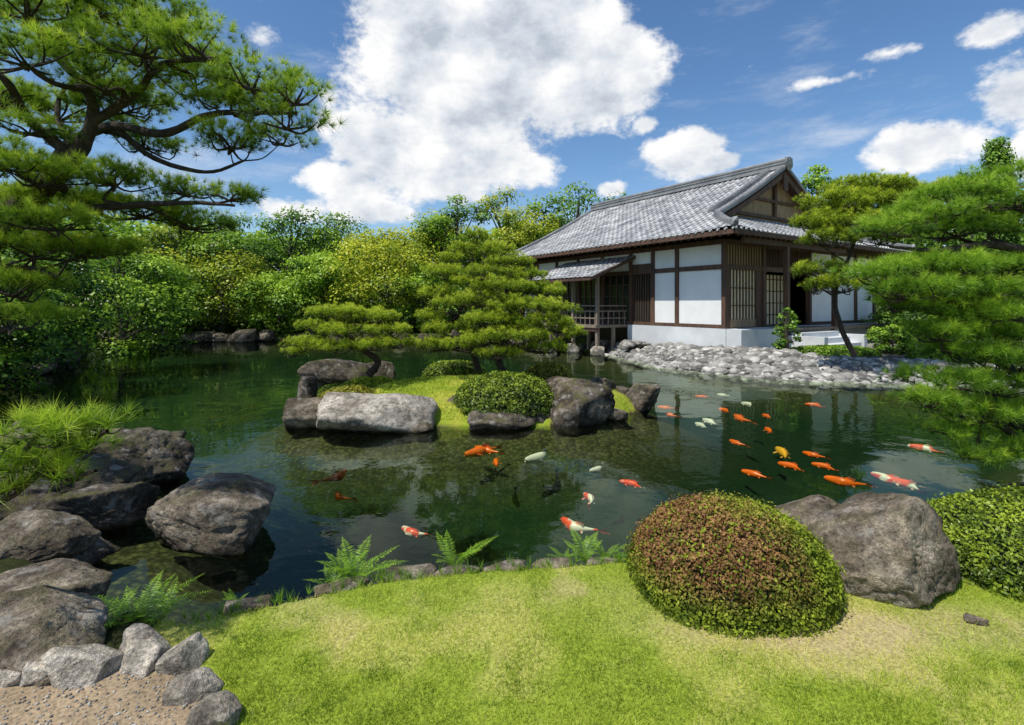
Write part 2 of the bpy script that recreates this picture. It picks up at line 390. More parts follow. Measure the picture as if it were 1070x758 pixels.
vb,fb=ico(1); S=r2.uniform(.003,.008,n); Q=vb[None]*(S[:,None,None]*r2.uniform(.6,1.2,(n,1,3)))+np.column_stack([pts,H(pts)[0]+S*.3])[:,None,:]
mk('path_gravel',Q.reshape(-1,3),(fb[None]+(np.arange(n)*len(vb))[:,None,None]).reshape(-1,3),M_peb,True,{'var':np.repeat(r2.random(n),len(vb))})

# ---------- house
HA=math.atan2(.548,.836)
house=empty('japanese_teahouse',(7.68,18.5,0),HA)
M_wood=noisy_mat('dark_timber',(.045,.022,.013),(.13,.068,.040),6,.7,.3,.01,5,(1,1,.15))
M_woodL=noisy_mat('weathered_timber',(.13,.10,.075),(.28,.22,.165),6,.8,.3,.01,5,(1,1,.15))
M_white=noisy_mat('white_plaster',(.72,.72,.71),(.84,.84,.83),1.2,.9,.1,.005)
M_conc=noisy_mat('foundation_plaster',(.46,.48,.49),(.68,.70,.71),.8,.9,.15,.01)
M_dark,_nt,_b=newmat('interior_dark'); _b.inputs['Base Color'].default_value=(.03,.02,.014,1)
M_paper=noisy_mat('shoji_paper',(.66,.55,.38),(.78,.66,.47),3,.9,.05,.005)
M_glass,_nt,_b=newmat('window_glass'); _b.inputs['Base Color'].default_value=(.02,.025,.022,1); _b.inputs['Roughness'].default_value=.08
M_gable=noisy_mat('gable_boards',(.22,.145,.08),(.38,.26,.16),5,.8,.2,.01,5,(1,1,.2))
def roof_mat():
    m,nt,b=newmat('kawara_tiles')
    tc=nt.nodes.new('ShaderNodeTexCoord')
    a=N(nt,'ShaderNodeAttribute',attribute_name='var')
    n=noise(nt,1.1,5,tc.outputs['Object'],.65); n2=noise(nt,9,4,tc.outputs['Object'],.7)
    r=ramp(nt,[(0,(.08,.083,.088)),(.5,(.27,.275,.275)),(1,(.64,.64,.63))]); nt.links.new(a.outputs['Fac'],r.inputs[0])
    r2_=ramp(nt,[(.3,(.55,.55,.57)),(.7,(1.3,1.3,1.27))]); nt.links.new(n,r2_.inputs[0])
    r3=ramp(nt,[(.3,(.6,.6,.6)),(.7,(1.25,1.25,1.25))]); nt.links.new(n2,r3.inputs[0])
    c=mixc(nt,.85,r.outputs[0],r2_.outputs[0],'MULTIPLY'); c=mixc(nt,.75,c,r3.outputs[0],'MULTIPLY')
    nt.links.new(c,b.inputs['Base Color']); b.inputs['Roughness'].default_value=.5
    return m
M_roof=roof_mat()
B={}
def bx(k,*a): B.setdefault(k,[]).append(boxvf(*a))
W_=12.0; L_=13.0; FL=1.29; WT=4.5
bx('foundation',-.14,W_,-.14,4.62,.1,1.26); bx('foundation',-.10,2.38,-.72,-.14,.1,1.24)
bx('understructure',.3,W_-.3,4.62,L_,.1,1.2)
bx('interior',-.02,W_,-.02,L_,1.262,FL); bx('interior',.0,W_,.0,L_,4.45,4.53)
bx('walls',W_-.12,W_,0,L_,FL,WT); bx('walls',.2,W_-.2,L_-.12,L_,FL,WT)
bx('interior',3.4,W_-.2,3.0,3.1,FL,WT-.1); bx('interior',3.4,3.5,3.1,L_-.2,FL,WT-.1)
posts=[.0,2.07,3.29,4.52,6.3,8.0,9.7,11.4,L_]
for y in posts: bx('posts',-.08,.09,y-.08 if y>0 else -.08,y+.08,FL-.02,WT)
for y0,y1 in ((.08,1.99),(2.15,3.21)):
    bx('walls',-.01,.07,y0,y1,FL+.11,3.42); bx('walls',-.01,.07,y0,y1,3.60,4.33)
bx('walls',-.01,.07,3.37,4.44,3.85,4.33)
bx('glass',.02,.04,3.37,4.44,FL+.11,3.42)
for k_ in range(8): yy=3.37+1.07*(k_+.5)/8; bx('lattice',-.02,.015,yy-.015,yy+.015,FL+.11,3.42)
for z0,z1 in ((FL-.01,FL+.11),(3.42,3.60),(4.33,4.52)):
    bx('beams',-.062,.075,.082,L_-.082,z0,z1)
bx('beams',-.05,.06,3.37,4.44,3.60,3.85)
for k_ in range(4,8):
    y0=posts[k_-1]+.08; y1=posts[k_]-.08
    bx('glass',.02,.04,y0,y1,FL+.11,3.42)
    bx('walls',-.01,.07,y0,y1,3.60,4.33)
    n=4
    for q in range(n+1):
        yy=y0+(y1-y0)*q/n; bx('lattice',-.03,.018,yy-.03,yy+.03,FL+.11,3.42)
    for zz in (1.9,2.5,3.0): bx('lattice',-.022,.017,y0,y1,zz-.015,zz+.015)
xp=[2.43,5.86,8.0,10.0,W_-.08]
for x in xp: bx('posts',x-.09,x+.09,-.09,.08,FL-.02,WT)
for z0,z1 in ((3.42,3.60),(4.33,4.52)): bx('beams',.092,W_-.01,-.065,.07,z0,z1)
for x0,x1 in ((5.95,7.91),(8.09,9.91),(10.09,W_-.17)):
    bx('walls',x0,x1,-.01,.06,FL+.11,3.42); bx('walls',x0,x1,-.01,.06,3.60,4.33); bx('beams',x0,x1,-.05,.068,FL-.01,FL+.11)
bx('boards',.09,2.34,-.01,.05,3.60,4.33)
for k_ in range(14): xx=.12+2.2*k_/13; bx('lattice',xx-.015,xx+.015,-.045,-.012,3.60,4.33)
bx('paper',.30,1.95,.02,.04,FL+.3,3.42); bx('posts',.10,.30,-.03,.06,FL,3.42); bx('posts',1.95,2.34,-.03,.06,FL,3.42)
bx('boards',.30,1.95,-.01,.05,FL,FL+.3)
for k_ in range(9): xx=.34+1.57*k_/8; bx('lattice',xx-.014,xx+.014,-.03,.018,FL+.3,3.42)
for zz in (2.1,2.75): bx('lattice',.30,1.95,-.035,.016,zz-.015,zz+.015)
for k_ in range(30): xx=2.56+3.2*k_/29; bx('lattice',xx-.018,xx+.018,-.03,.0,3.60,4.33)
bx('paper',3.5,5.7,1.0,1.03,FL,3.4)
for k_ in range(9): xx=3.5+2.2*k_/8; bx('lattice',xx-.02,xx+.02,.96,.999,FL,3.4)
for zz in (1.7,2.2,2.7,3.2): bx('lattice',3.5,5.7,.965,.997,zz-.02,zz+.02)
bx('deck',2.40,6.2,-.95,-.15,1.14,1.24)
for x in (2.5,6.1): bx('posts',x-.06,x+.06,-.9,-.78,.4,1.14)
bx('deck',6.2,W_,-.75,-.15,1.12,1.22)
bx('posts',2.36,2.54,-1.0,-.83,1.24,4.28); bx('posts',6.0,6.18,-1.0,-.83,1.24,4.28); bx('beams',-.3,7.0,-.98,-.85,4.28,4.46)
for k_,(y0,y1,zt) in enumerate(((-1.35,-.96,1.08),(-1.75,-1.352,.88),(-2.15,-1.752,.68))):
    bx('steps',2.7,5.5,y0,y1,.1,zt)
bx('steps',2.45,2.698,-2.25,-.96,.1,.98); bx('steps',5.502,5.75,-2.25,-.96,.1,.98)
y0v,y1v=4.66,8.7
bx('deck',-1.95,-.1,y0v,y1v,1.15,1.27); bx('beams',-1.9,-1.78,y0v,y1v,1.0,1.148)
for y in (4.74,6.3,7.9,8.62):
    bx('veranda_posts',-1.86,-1.73,y-.065,y+.065,.2,3.36)
for y in (4.74,6.3,8.62): bx('veranda_posts',-.95,-.82,y-.06,y+.06,.1,1.148)
bx('veranda_posts',-1.9,-1.70,y0v-.1,y1v+.1,3.36,3.50)
for zz in (1.55,1.85,2.08): bx('railing',-1.82,-1.77,4.81,8.55,zz-.025,zz+.025); bx('railing',-1.72,-.1,4.715,4.765,zz-.025,zz+.025)
for k_ in range(13): yy=4.9+3.6*k_/12; bx('railing',-1.812,-1.778,yy-.015,yy+.015,1.27,1.83)
for k_ in range(5): xx=-1.5+1.3*k_/4; bx('railing',xx-.015,xx+.015,4.722,4.758,1.27,1.83)
def zr(d): return 4.62+.39*d+.0145*d*d
def rib(c): return .038*np.abs(np.cos(np.pi*c/.29))**1.5
def crs(d): f=(d/.30)%1.0; return .028*(1-f)
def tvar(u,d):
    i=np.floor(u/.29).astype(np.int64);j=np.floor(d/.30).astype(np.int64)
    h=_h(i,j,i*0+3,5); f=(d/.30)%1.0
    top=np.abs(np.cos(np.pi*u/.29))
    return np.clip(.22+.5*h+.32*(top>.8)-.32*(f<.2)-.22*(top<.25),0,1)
def gridvf(A,Bm,Cz):
    n,m=A.shape; V=np.column_stack([A.ravel(),Bm.ravel(),Cz.ravel()]); I,J=np.meshgrid(np.arange(n-1),np.arange(m-1),indexing='ij'); a=(I*m+J).ravel()
    return V,np.column_stack([a,a+m,a+m+1,a+1])
RL=13.6
def long_slope(name,mirror=False):
    ds=np.arange(0,7.2+.01,.05); ys=np.arange(-1.2,RL,.036)
    D,Yg=np.meshgrid(ds,ys,indexing='ij'); ymin=np.where(D<2.2,D-1.2,1.0); Yc=np.maximum(Yg,ymin)
    Zz=zr(D)+rib(Yc)+crs(D); Xx=D-1.2
    Zz=Zz+.10*np.exp(-((Yc+1.2)/1.2)**2)*np.exp(-(D/1.5)**2)
    va=tvar(Yc,D).ravel()
    if mirror: Xx=12-Xx
    V,Fc=gridvf(Xx,Yc,Zz)
    if mirror: Fc=Fc[:,::-1]
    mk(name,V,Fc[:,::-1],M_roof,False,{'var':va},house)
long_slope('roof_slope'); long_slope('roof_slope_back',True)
ds=np.arange(0,2.8+.01,.05); xs=np.arange(-1.2,13.2,.036)
D,Xg=np.meshgrid(ds,xs,indexing='ij'); Xc=np.clip(Xg,D-1.2,13.2-D)
lift=.10*np.exp(-((np.minimum(Xc+1.2,13.2-Xc))/1.2)**2)*np.exp(-(D/1.5)**2)
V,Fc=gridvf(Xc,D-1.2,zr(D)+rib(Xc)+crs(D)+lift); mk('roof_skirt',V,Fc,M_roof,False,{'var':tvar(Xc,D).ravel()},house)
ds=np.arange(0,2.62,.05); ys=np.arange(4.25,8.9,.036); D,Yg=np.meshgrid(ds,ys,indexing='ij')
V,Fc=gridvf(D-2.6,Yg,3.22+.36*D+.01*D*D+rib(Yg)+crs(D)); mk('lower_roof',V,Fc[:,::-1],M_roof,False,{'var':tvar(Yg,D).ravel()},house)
V,Fc=join([beam((-2.58,y,3.14),(0,y,4.13),.06,.08) for y in np.arange(4.35,8.85,.3)]+[beam((-2.6,4.3,3.18),(0,4.3,4.18),.08,.14),beam((-2.6,8.88,3.18),(0,8.88,4.18),.08,.14),boxvf(-2.62,-2.56,4.25,8.9,3.12,3.22)]); mk('lower_roof_rafters',V,Fc,M_wood,False,None,house)
ds=np.array([0,.5,1,1.5,2.2,3.5,5,7.2]); D=ds[:,None].repeat(2,1); Yy=np.column_stack([np.where(ds<2.2,ds-1.2,1.0),np.full(len(ds),13.55)])
Vs,Fs=gridvf(D-1.2,Yy,zr(D)-.09); Vm=Vs.copy(); Vm[:,0]=12-Vm[:,0]
ds=np.array([0,.5,1,1.5,2.2,2.8]); D=ds[:,None].repeat(2,1); Vk,Fk=gridvf(np.column_stack([ds-1.2,13.2-ds]),D-1.2,zr(D)-.09)
V,Fc=join([(Vs,Fs),(Vm,Fs),(Vk,Fk)]); mk('roof_underside',V,Fc,M_wood,False,None,house)
parts=[]
for y in np.arange(-.9,13.5,.32): 
    parts.append(beam((-1.15,y,zr(.05)-.16),(.4 if y>0.4 else max(y-.05,-1.0),y,zr(1.6 if y>.4 else max(y-.05,-1.0)+1.2)-.16),.07,.10))
for x in np.arange(-.9,12.9,.32):
    e=min(.4,max(x-.05,-1.0),max(12-x-.05,-1.0)); parts.append(beam((x,-1.15,zr(.05)-.16),(x,e,zr(e+1.2)-.16),.07,.10))
parts+= [boxvf(-1.23,-1.17,-1.17,13.55,4.49,4.64),boxvf(-1.17,13.2,-1.23,-1.17,4.49,4.64)]
V,Fc=join(parts); mk('rafters',V,Fc,M_wood,False,None,house)
parts=[]
ZR=zr(7.2)
for k_,(w,h) in enumerate(((.44,.10),(.34,.10),(.40,.045),(.30,.08),(.34,.045))):
    z=ZR-.02+[0,.10,.20,.245,.325][k_]; parts.append(boxvf(6-w/2,6+w/2,.95+.01*k_,RL+.05-.01*k_,z,z+h))
parts.append(tube([(6,.95,ZR+.37),(6,7,ZR+.37),(6,RL,ZR+.37)],[.09,.09,.09],10,0,1))
parts.append(rockvf((6,.90,ZR+.16),(.26,.08,.28),3,3,0,.05,8))
def ridge_line(pts,w=.24,h=.2):
    for a,b in zip(pts[:-1],pts[1:]):
        parts.append(beam(a,b,w,h)); a2=np.array(a)+[0,0,h*.6];b2=np.array(b)+[0,0,h*.6]; parts.append(tube([a2,b2],[w*.36,w*.36],8,0,1))
for mir in (0,1):
    fx=(lambda x:12-x) if mir else (lambda x:x)
    ridge_line([(fx(d-1.2),d-1.2,zr(d)+.10+(.10 if d==0 else 0)) for d in (0,.7,1.4,2.3)],.22,.16)
    ridge_line([(fx(d-1.2),1.75,zr(d)+.10) for d in (2.9,4.2,5.6,7.0)],.20,.16)
    ridge_line([(fx(d-1.2),1.08,zr(d)+.06) for d in (2.2,4,5.6,7.1)],.2,.12)
    ridge_line([(fx(d-1.2),RL-.1,zr(d)+.06) for d in (0,1.5,3,5,7.1)],.2,.12)
    parts.append(rockvf((fx(-1.18),-1.18,4.88),(.12,.12,.17),8,2,.7,.05,8)); parts.append(rockvf((fx(1.65),1.75,zr(2.85)+.16),(.1,.12,.17),8,2,0,.05,8))
tri=[];quad=[];vv=[];o=0
for v,f in parts:
    vv.append(v)
    (quad if f.shape[1]==4 else tri).append(f+o); o+=len(v)
me=bpy.data.meshes.new('ridge_tiles'); me.from_pydata(np.concatenate(vv).tolist(),[],np.concatenate(quad).tolist()+np.concatenate(tri).tolist()); me.materials.append(M_roof)
av=me.attributes.new('var','FLOAT','POINT'); av.data.foreach_set('value',rng.uniform(.15,.6,len(me.vertices)).astype(np.float32))
link(bpy.data.objects.new('ridge_tiles',me),house)
parts=[]
for y in np.arange(-1.16,13.4,.29): parts.append(tube([(-1.26,y,zr(0)+.05),(-1.18,y,zr(0)+.07)],[.05,.05],8,0,1)); parts.append((np.array([[-1.262,y+.05*math.cos(q),zr(0)+.05+.05*math.sin(q)] for q in (0,1.57,3.14,4.71)]),np.array([[0,1,2,3]])))
for x in np.arange(-1.16,13.1,.29): parts.append(tube([(x,-1.26,zr(0)+.05),(x,-1.18,zr(0)+.07)],[.05,.05],8,0,1)); parts.append((np.array([[x+.05*math.cos(q),-1.262,zr(0)+.05+.05*math.sin(q)] for q in (0,1.57,3.14,4.71)]),np.array([[0,1,2,3]])))
V,Fc=join(parts); mk('eave_end_tiles',V,Fc,M_roof,False,{'var':np.full(len(V),.8)},house)
for yy in (1.62,13.0):
    ds=np.linspace(1.6,7.2,8); top=[(d-1.2,yy,zr(d)-.1) for d in ds]; top+= [(12-p[0],p[1],p[2]) for p in top[::-1][1:]]
    base=zr(2.8)-.05 if yy<5 else WT
    n=len(top); vs=top+[(p[0],yy,min(base,p[2])) for p in top]
    me=bpy.data.meshes.new('gable_wall'); me.from_pydata(vs,[],[[i_,i_+1,n+i_+1,n+i_] for i_ in range(n-1)]); me.materials.append(M_gable); link(bpy.data.objects.new('gable_wall',me),house)
parts=[]
for mir in (0,1):
    fx=(lambda x:12-x) if mir else (lambda x:x)
    for yb in (1.12,RL-.12):
        pts=[(fx(d-1.2),yb,zr(d)-.20) for d in (2.4,4,5.6,7.2)]
        for a,b in zip(pts[:-1],pts[1:]): parts.append(beam(a,b,.07,.30))
parts.append(beam((6,1.06,ZR-.3),(6,1.06,ZR-1.0),.34,.05,up=(0,1,0)))
V,Fc=join(parts); mk('bargeboards',V,Fc,M_wood,False,None,house)
parts=[boxvf(2.6,9.4,1.5,1.6,5.94,6.08),boxvf(4.1,7.9,1.5,1.6,6.70,6.82),boxvf(5.92,6.08,1.48,1.6,6.08,7.8)]
V,Fc=join(parts); mk('gable_trim',V,Fc,M_wood,False,None,house)
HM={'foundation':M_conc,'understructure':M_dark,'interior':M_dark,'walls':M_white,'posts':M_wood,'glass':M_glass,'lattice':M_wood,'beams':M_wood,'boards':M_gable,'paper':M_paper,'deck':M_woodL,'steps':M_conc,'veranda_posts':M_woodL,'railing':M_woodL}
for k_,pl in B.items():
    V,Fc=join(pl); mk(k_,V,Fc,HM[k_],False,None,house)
def hl(x,y): return np.array([7.68+.836*x-.548*y,18.5+.548*x+.836*y])
parts=[]
for x,y in ((-1.8,4.74),(-1.8,6.3),(-1.8,7.9),(-1.8,8.62)):
    p=hl(x,y); parts.append(rockvf((p[0],p[1],.12),(.28,.28,.28),int(y*10),4,0,.1,10))
V,Fc=join(parts); mk('footing_stones',V,Fc,M_rkL,True)

# ---------- pebble bank
pts=np.column_stack([r2.uniform(3.5,15,20000),r2.uniform(12.8,22,20000)])
so_,_=landinfo(pts)
lx=(pts[:,0]-7.68)*.836+(pts[:,1]-18.5)*.548; ly=-(pts[:,0]-7.68)*.548+(pts[:,1]-18.5)*.836
ok=(so_>-.30)&(so_<2.9)&~((lx>-.3)&(ly>-.3))&(~((lx>2.0)&(lx<6)&(ly>-2.6)&(ly<0)))&(so_<np.where(pts[:,0]>9.2,1.6,2.9))
pts=pts[ok][:5600]; hz=H(pts)[0]
vb,fb=ico(2); n=len(pts)
S=np.clip(r2.lognormal(-2.42,.36,n),.05,.19)
sc3=np.column_stack([S*r2.uniform(.8,1.3,n),S*r2.uniform(.8,1.2,n),S*r2.uniform(.5,.85,n)])
ang=r2.random(n)*6.28
base=np.array([vb*(1+.16*(vnoise(vb*1.7+k_*5.1,k_)[:,None]-.5)*2) for k_ in range(12)])
bb=base[r2.integers(0,12,n)]*sc3[:,None,:]
ca,sa=np.cos(ang)[:,None],np.sin(ang)[:,None]
tl=r2.normal(size=(n,1))*.25
Q=np.stack([bb[:,:,0]*ca-bb[:,:,1]*sa,bb[:,:,0]*sa+bb[:,:,1]*ca,bb[:,:,2]+bb[:,:,0]*tl],-1)
Q+=np.column_stack([pts,np.maximum(hz,-.12)+.03+r2.random(n)*.04])[:,None,:]
mk('river_stone_bank',Q.reshape(-1,3),(fb[None]+(np.arange(n)*len(vb))[:,None,None]).reshape(-1,3),M_peb,True,{'var':np.repeat(r2.random(n),len(vb))})

# ---------- foliage generators
def leafmesh(C,Nn,size,asp=.55,jit=.6):
    n=len(C); nn=nrm(nrm(Nn)+rng.normal(size=(n,3))*jit); a=nrm(np.cross(nn,rng.normal(size=(n,3)))); b=np.cross(nn,a)
    L=(size*.5)[:,None] if np.ndim(size) else size*.5
    V=np.stack([C-a*L,C+b*L*asp,C+a*L,C-b*L*asp],1).reshape(-1,3)
    return V,np.arange(n*4).reshape(-1,4)
def needlemesh(C,D,n,L,w,spread=.75):
    T=len(C); c=np.repeat(C,n,0); d=nrm(np.repeat(D,n,0)+rng.normal(size=(T*n,3))*spread)
    s=nrm(np.cross(d,rng.normal(size=(T*n,3))))*(w/2); l=L*rng.uniform(.7,1.15,(T*n,1))
    V=np.stack([c+s,c-s,c+d*l],1).reshape(-1,3); return V,np.arange(T*n*3).reshape(-1,3)
def pine(name,limbs,pads,mat,dens,nn,NL,nw,bark=M_bark,twigs=10,tw=.012,lr=1.0,cl=16,spread=.75,vz=.17,psx=1.0,psz=1.0):
    root=empty(name,tuple(limbs[0][0][0]))
    off=np.array(limbs[0][0][0],float)
    limbs=[(p,[q*lr for q in r]) for p,r in limbs]
    parts=[tube(p,r,9,.25,6) for p,r in limbs]
    samp=[]
    for p,r in limbs:
        p=np.array(p)
        for i_ in range(len(p)-1):
            for t in (0,.25,.5,.75,1): samp.append(np.append(p[i_]*(1-t)+p[i_+1]*t,r[i_]*(1-t)+r[i_+1]*t))
    samp=np.array(samp[4:])
    Cs=[];Ds=[];vs=[]
    for pd in pads:
        c=np.array(pd[:3]);rad=np.array(pd[3:6])*[psx,psx,psz]
        dd=np.linalg.norm((samp[:,:3]-c)*[1,1,1.3],axis=1)+np.where(samp[:,2]>c[2]+.1,.6,0); j=np.argmin(dd); s0=samp[j]
        cb=c-np.array([0,0,rad[2]*.5]); mid=(s0[:3]+cb)/2+rng.normal(size=3)*rad[0]*.15
        r0=min(s0[3]*.7,tw*3.2); parts.append(tube([s0[:3],mid,cb],[r0,r0*.75,r0*.5],6,.3,4))
        nt=max(12,int(dens*rad[0]*rad[1]*3.14))
        ns=max(6,int(nt/cl)); a=rng.random(ns)*6.283; q=np.sqrt(rng.random(ns))
        sub=np.column_stack([np.cos(a)*q*rad[0],np.sin(a)*q*rad[1],rad[2]*np.sqrt(1-q*q*.92)*rng.uniform(.1,1,ns)])
        for k_ in rng.choice(ns,min(ns,twigs),replace=False):
            e=c+sub[k_]-[0,0,.02]; m=(cb+e)/2-np.array([0,0,rad[2]*.25])+rng.normal(size=3)*rad[0]*.1
            parts.append(tube([cb,m,e],[tw,tw*.7,tw*.35],5,.3,3))
        j=rng.integers(0,ns,nt); rr=max(rad[0],rad[1])*2.0/math.sqrt(ns)
        o=rng.normal(size=(nt,3))*[rr*.36,rr*.36,rr*vz]; pt=sub[j]+o
        out=nrm(pt*[1/rad[0],1/rad[1],.4/rad[2]]); Cs.append(c+pt); Ds.append(nrm(out*[.8,.8,.4]+[0,0,.75]))
        v=np.clip(.55+.6*(o[:,2]/rr)+.34*(pt[:,2]/rad[2]-.4)+(rng.random(ns)[j]-.5)*.3+rng.normal(size=nt)*.07,0,1); vs.append(v)  # overhead light painted into needle colour: pad tops lighter, undersides darker
    C=np.concatenate(Cs);D=np.concatenate(Ds);v=np.concatenate(vs)
    V,Fc=join(parts); mk('branches',V-off,Fc,bark,True,None,root)
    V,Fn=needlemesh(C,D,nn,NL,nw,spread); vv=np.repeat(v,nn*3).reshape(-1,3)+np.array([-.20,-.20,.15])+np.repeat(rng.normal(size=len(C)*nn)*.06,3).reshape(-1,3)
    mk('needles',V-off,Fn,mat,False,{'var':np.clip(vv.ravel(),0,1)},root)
def pp(px,py,Y,rx,rz,dy=.8):
    p=at(px,py,Y); k=Y/F; return (p[0],p[1],p[2],rx*k,rx*k*dy,rz*k)
A=lambda *t:[tuple(at(*q)) for q in t]
limbs=[([(-6.2,4.9,.3),(-5.9,4.8,1.4)]+A((-70,290,4.7),(0,238,4.6),(45,196,4.5),(78,165,4.4),(96,128,4.4),(92,95,4.3),(60,60,4.3),(30,20,4.2)),[.22,.2,.19,.165,.11,.075,.055,.045,.035,.025]),
 (A((45,196,4.5),(75,150,4.7),(120,132,4.7),(170,140,4.5),(220,120,4.3),(270,118,4.1),(310,118,3.9)),[.08,.06,.05,.04,.032,.022,.012]),
 (A((96,128,4.4),(140,100,4.4),(165,70,4.3),(205,62,4.1),(235,60,4.0)),[.05,.04,.03,.022,.014]),
 (A((78,165,4.4),(30,125,4.3),(10,90,4.1),(-20,60,4.0)),[.06,.045,.035,.025]),
 (A((0,238,4.6),(70,222,4.6),(130,215,4.5),(200,212,4.3),(245,215,4.2)),[.07,.045,.035,.022,.012]),
 (A((120,132,4.7),(160,165,4.7),(215,180,4.5),(255,168,4.3)),[.035,.028,.02,.012]),
 (A((165,70,4.3),(130,40,4.4),(120,15,4.4)),[.03,.022,.016]),
 (A((75,150,4.7),(60,120,4.8),(70,90,4.9),(110,70,5.0)),[.035,.028,.02,.014]),
 (A((45,196,4.5),(20,170,4.5),(-10,150,4.3)),[.05,.035,.025]),
 (A((-70,290,4.7),(-20,285,4.6),(30,280,4.6),(60,290,4.6)),[.06,.045,.03,.018])]
pads=[pp(*t) for t in [(30,8,4.0,76,24),(105,5,4.3,66,22),(170,18,4.4,56,20),(215,50,4.0,46,22),(150,50,4.1,54,18),(30,62,3.8,60,16),(265,84,3.9,44,18),(308,100,3.7,30,19),(250,112,4.2,50,16),(205,92,4.5,50,15),(95,72,5.0,66,17),(300,128,4.0,32,15),(240,148,4.4,44,12),(292,146,4.2,26,10),(60,35,4.6,60,18),(190,70,4.7,50,16),
 (240,206,4.3,30,8),(195,200,4.6,35,8),(120,188,4.5,50,12),(40,186,4.2,62,15),(-10,165,4.0,50,16),(70,214,5.0,70,13),(150,222,5,50,11),(35,262,4.6,60,16),(90,262,5.0,50,13),(15,300,4.6,50,18),(-10,215,4.4,50,18),(60,120,5.2,60,15),(130,112,5.2,52,13),(0,105,4.6,50,17),(200,235,5.2,40,9),(60,235,4.2,50,12),(10,335,4.8,50,16),(30,135,4.2,40,11),(110,90,4.2,40,11),(150,150,5.2,40,9)]]
pine('pine_tree',limbs,pads,M_pineF,480,32,.085,.0038,lr=.85,cl=12)
limbs=[([(-3.7,2.7,.3),(-3.3,2.7,.9)]+A((-60,520,2.75),(0,522,2.7),(40,495,2.7),(85,468,2.65),(112,450,2.6)),[.06,.05,.04,.028,.02,.015,.01]),
       (A((0,522,2.7),(20,480,2.6),(40,455,2.5)),[.025,.018,.01]),(A((40,495,2.7),(70,500,2.6),(100,492,2.5)),[.02,.014,.008])]
pads=[pp(*t) for t in [(25,452,2.5,45,14),(75,449,2.6,42,14),(110,446,2.65,22,12),(60,475,2.7,50,14),(100,468,2.6,24,10),(15,485,2.6,45,14),(60,496,2.6,32,9),(5,515,2.6,30,9)]]
pine('pine_sapling',limbs,pads,M_pineF,440,24,.105,.0036,tw=.006,cl=8)
limbs=[([(6.9,5.6,.3),(6.6,5.5,1.5),(6.4,5.4,2.6),(6.2,5.3,3.4),(5.9,5.2,4.0)],[.2,.18,.16,.12,.08]),
 ([(6.4,5.4,2.6)]+A((1075,262,5.2),(1030,256,5.1),(980,262,5.0),(930,258,4.9)),[.09,.05,.035,.025,.012]),
 ([(6.5,5.45,2.2)]+A((1080,335,5.2),(1020,318,5.1),(960,312,4.9),(915,305,4.8)),[.09,.045,.03,.02,.01]),
 ([(6.55,5.5,1.8)]+A((1080,392,5.2),(1030,372,5.1),(985,368,5)),[.07,.045,.03,.018]),
 ([(6.6,5.5,1.5)]+A((1080,455,5.1),(1030,432,5.0),(980,420,4.9)),[.07,.04,.025,.012]),
 ([(6.2,5.3,3.4)]+A((1070,215,5.2),(1020,218,5.1),(960,240,5.0)),[.06,.035,.025,.012])]
pads=[pp(*t) for t in [(1060,190,5.2,48,13),(1015,208,5.1,52,14),(965,228,5.0,48,12),(1045,232,5.4,55,14),(928,240,4.9,28,9),(1000,243,5.3,50,10),(1060,212,4.8,40,13),
 (925,290,4.8,36,13),(975,283,5,54,14),(1040,283,5.2,54,16),(950,305,4.8,50,13),(1010,306,5,54,15),(1065,312,5.1,44,15),(985,322,5.1,50,11),(930,318,5.0,30,8),(1040,330,4.9,50,12),
 (985,350,5,40,12),(1040,352,5.2,50,16),(1010,370,5,46,12),(1060,378,5.2,44,16),(985,400,4.9,42,14),(1035,402,5.1,48,16),(968,420,4.8,30,11),(1015,430,5,50,15),(1060,436,5,40,18),(1000,452,4.9,32,11),(1055,468,4.9,34,14),(1045,310,5.6,60,16),(1045,385,5.6,50,18),(1045,425,5.6,50,18),(1060,455,5.4,40,18),(1020,475,4.9,26,8)]]
pine('pine_tree',limbs,pads,M_pineR,480,32,.085,.004,cl=12)
limbs=[(A((893,372,14.5),(880,345,14.5),(872,310,14.5),(885,275,14.6),(895,245,14.6),(900,215,14.6)),[.16,.14,.12,.1,.08,.05]),
 (A((872,310,14.5),(858,302,14.2)),[.06,.03]),(A((885,275,14.6),(860,258,14.3)),[.06,.03]),(A((895,245,14.6),(940,225,14.6)),[.06,.03])]
pads=[pp(*t) for t in [(905,200,14.6,46,11),(940,208,14.8,42,11),(875,214,14.4,42,11),(915,219,14.2,54,11),(853,236,14.4,28,11),(890,236,14,46,11),(870,252,14,32,10),(950,232,14.6,40,11),(920,250,14.3,40,9),(860,285,14.3,28,9),(880,300,14.2,28,9),(850,302,14.2,18,7),(985,204,15,40,11)]]
pine('pine_tree',limbs,pads,M_pineI,220,20,.13,.015,tw=.02,lr=.5,cl=9,spread=.95,vz=.24,psx=.92,psz=1.3)
limbs=[(A((528,392,10.6),(520,372,10.7),(530,345,10.8),(520,315,10.8),(512,290,10.9),(505,262,10.9)),[.10,.085,.07,.055,.04,.02]),
       (A((530,345,10.8),(565,345,10.5),(590,348,10.3)),[.05,.035,.02]),(A((520,315,10.8),(550,305,10.8)),[.04,.02])]
pads=[pp(*t) for t in [(520,264,10.9,20,8),(530,276,10.8,28,8),(508,287,10.6,28,8),(548,290,10.8,26,8),(526,302,10.4,38,9),(568,306,10.8,26,8),(503,315,10.6,30,8),(547,322,10.3,40,9),(586,326,10.7,22,8),(514,336,10.4,34,8),(562,340,10.4,38,9),(590,350,10.4,22,8),(535,354,10.1,40,9),(570,364,10.4,26,7),(500,358,10.4,28,8),(522,371,10.2,26,6),(545,306,10.9,30,8),(480,362,10.6,18,7)]]
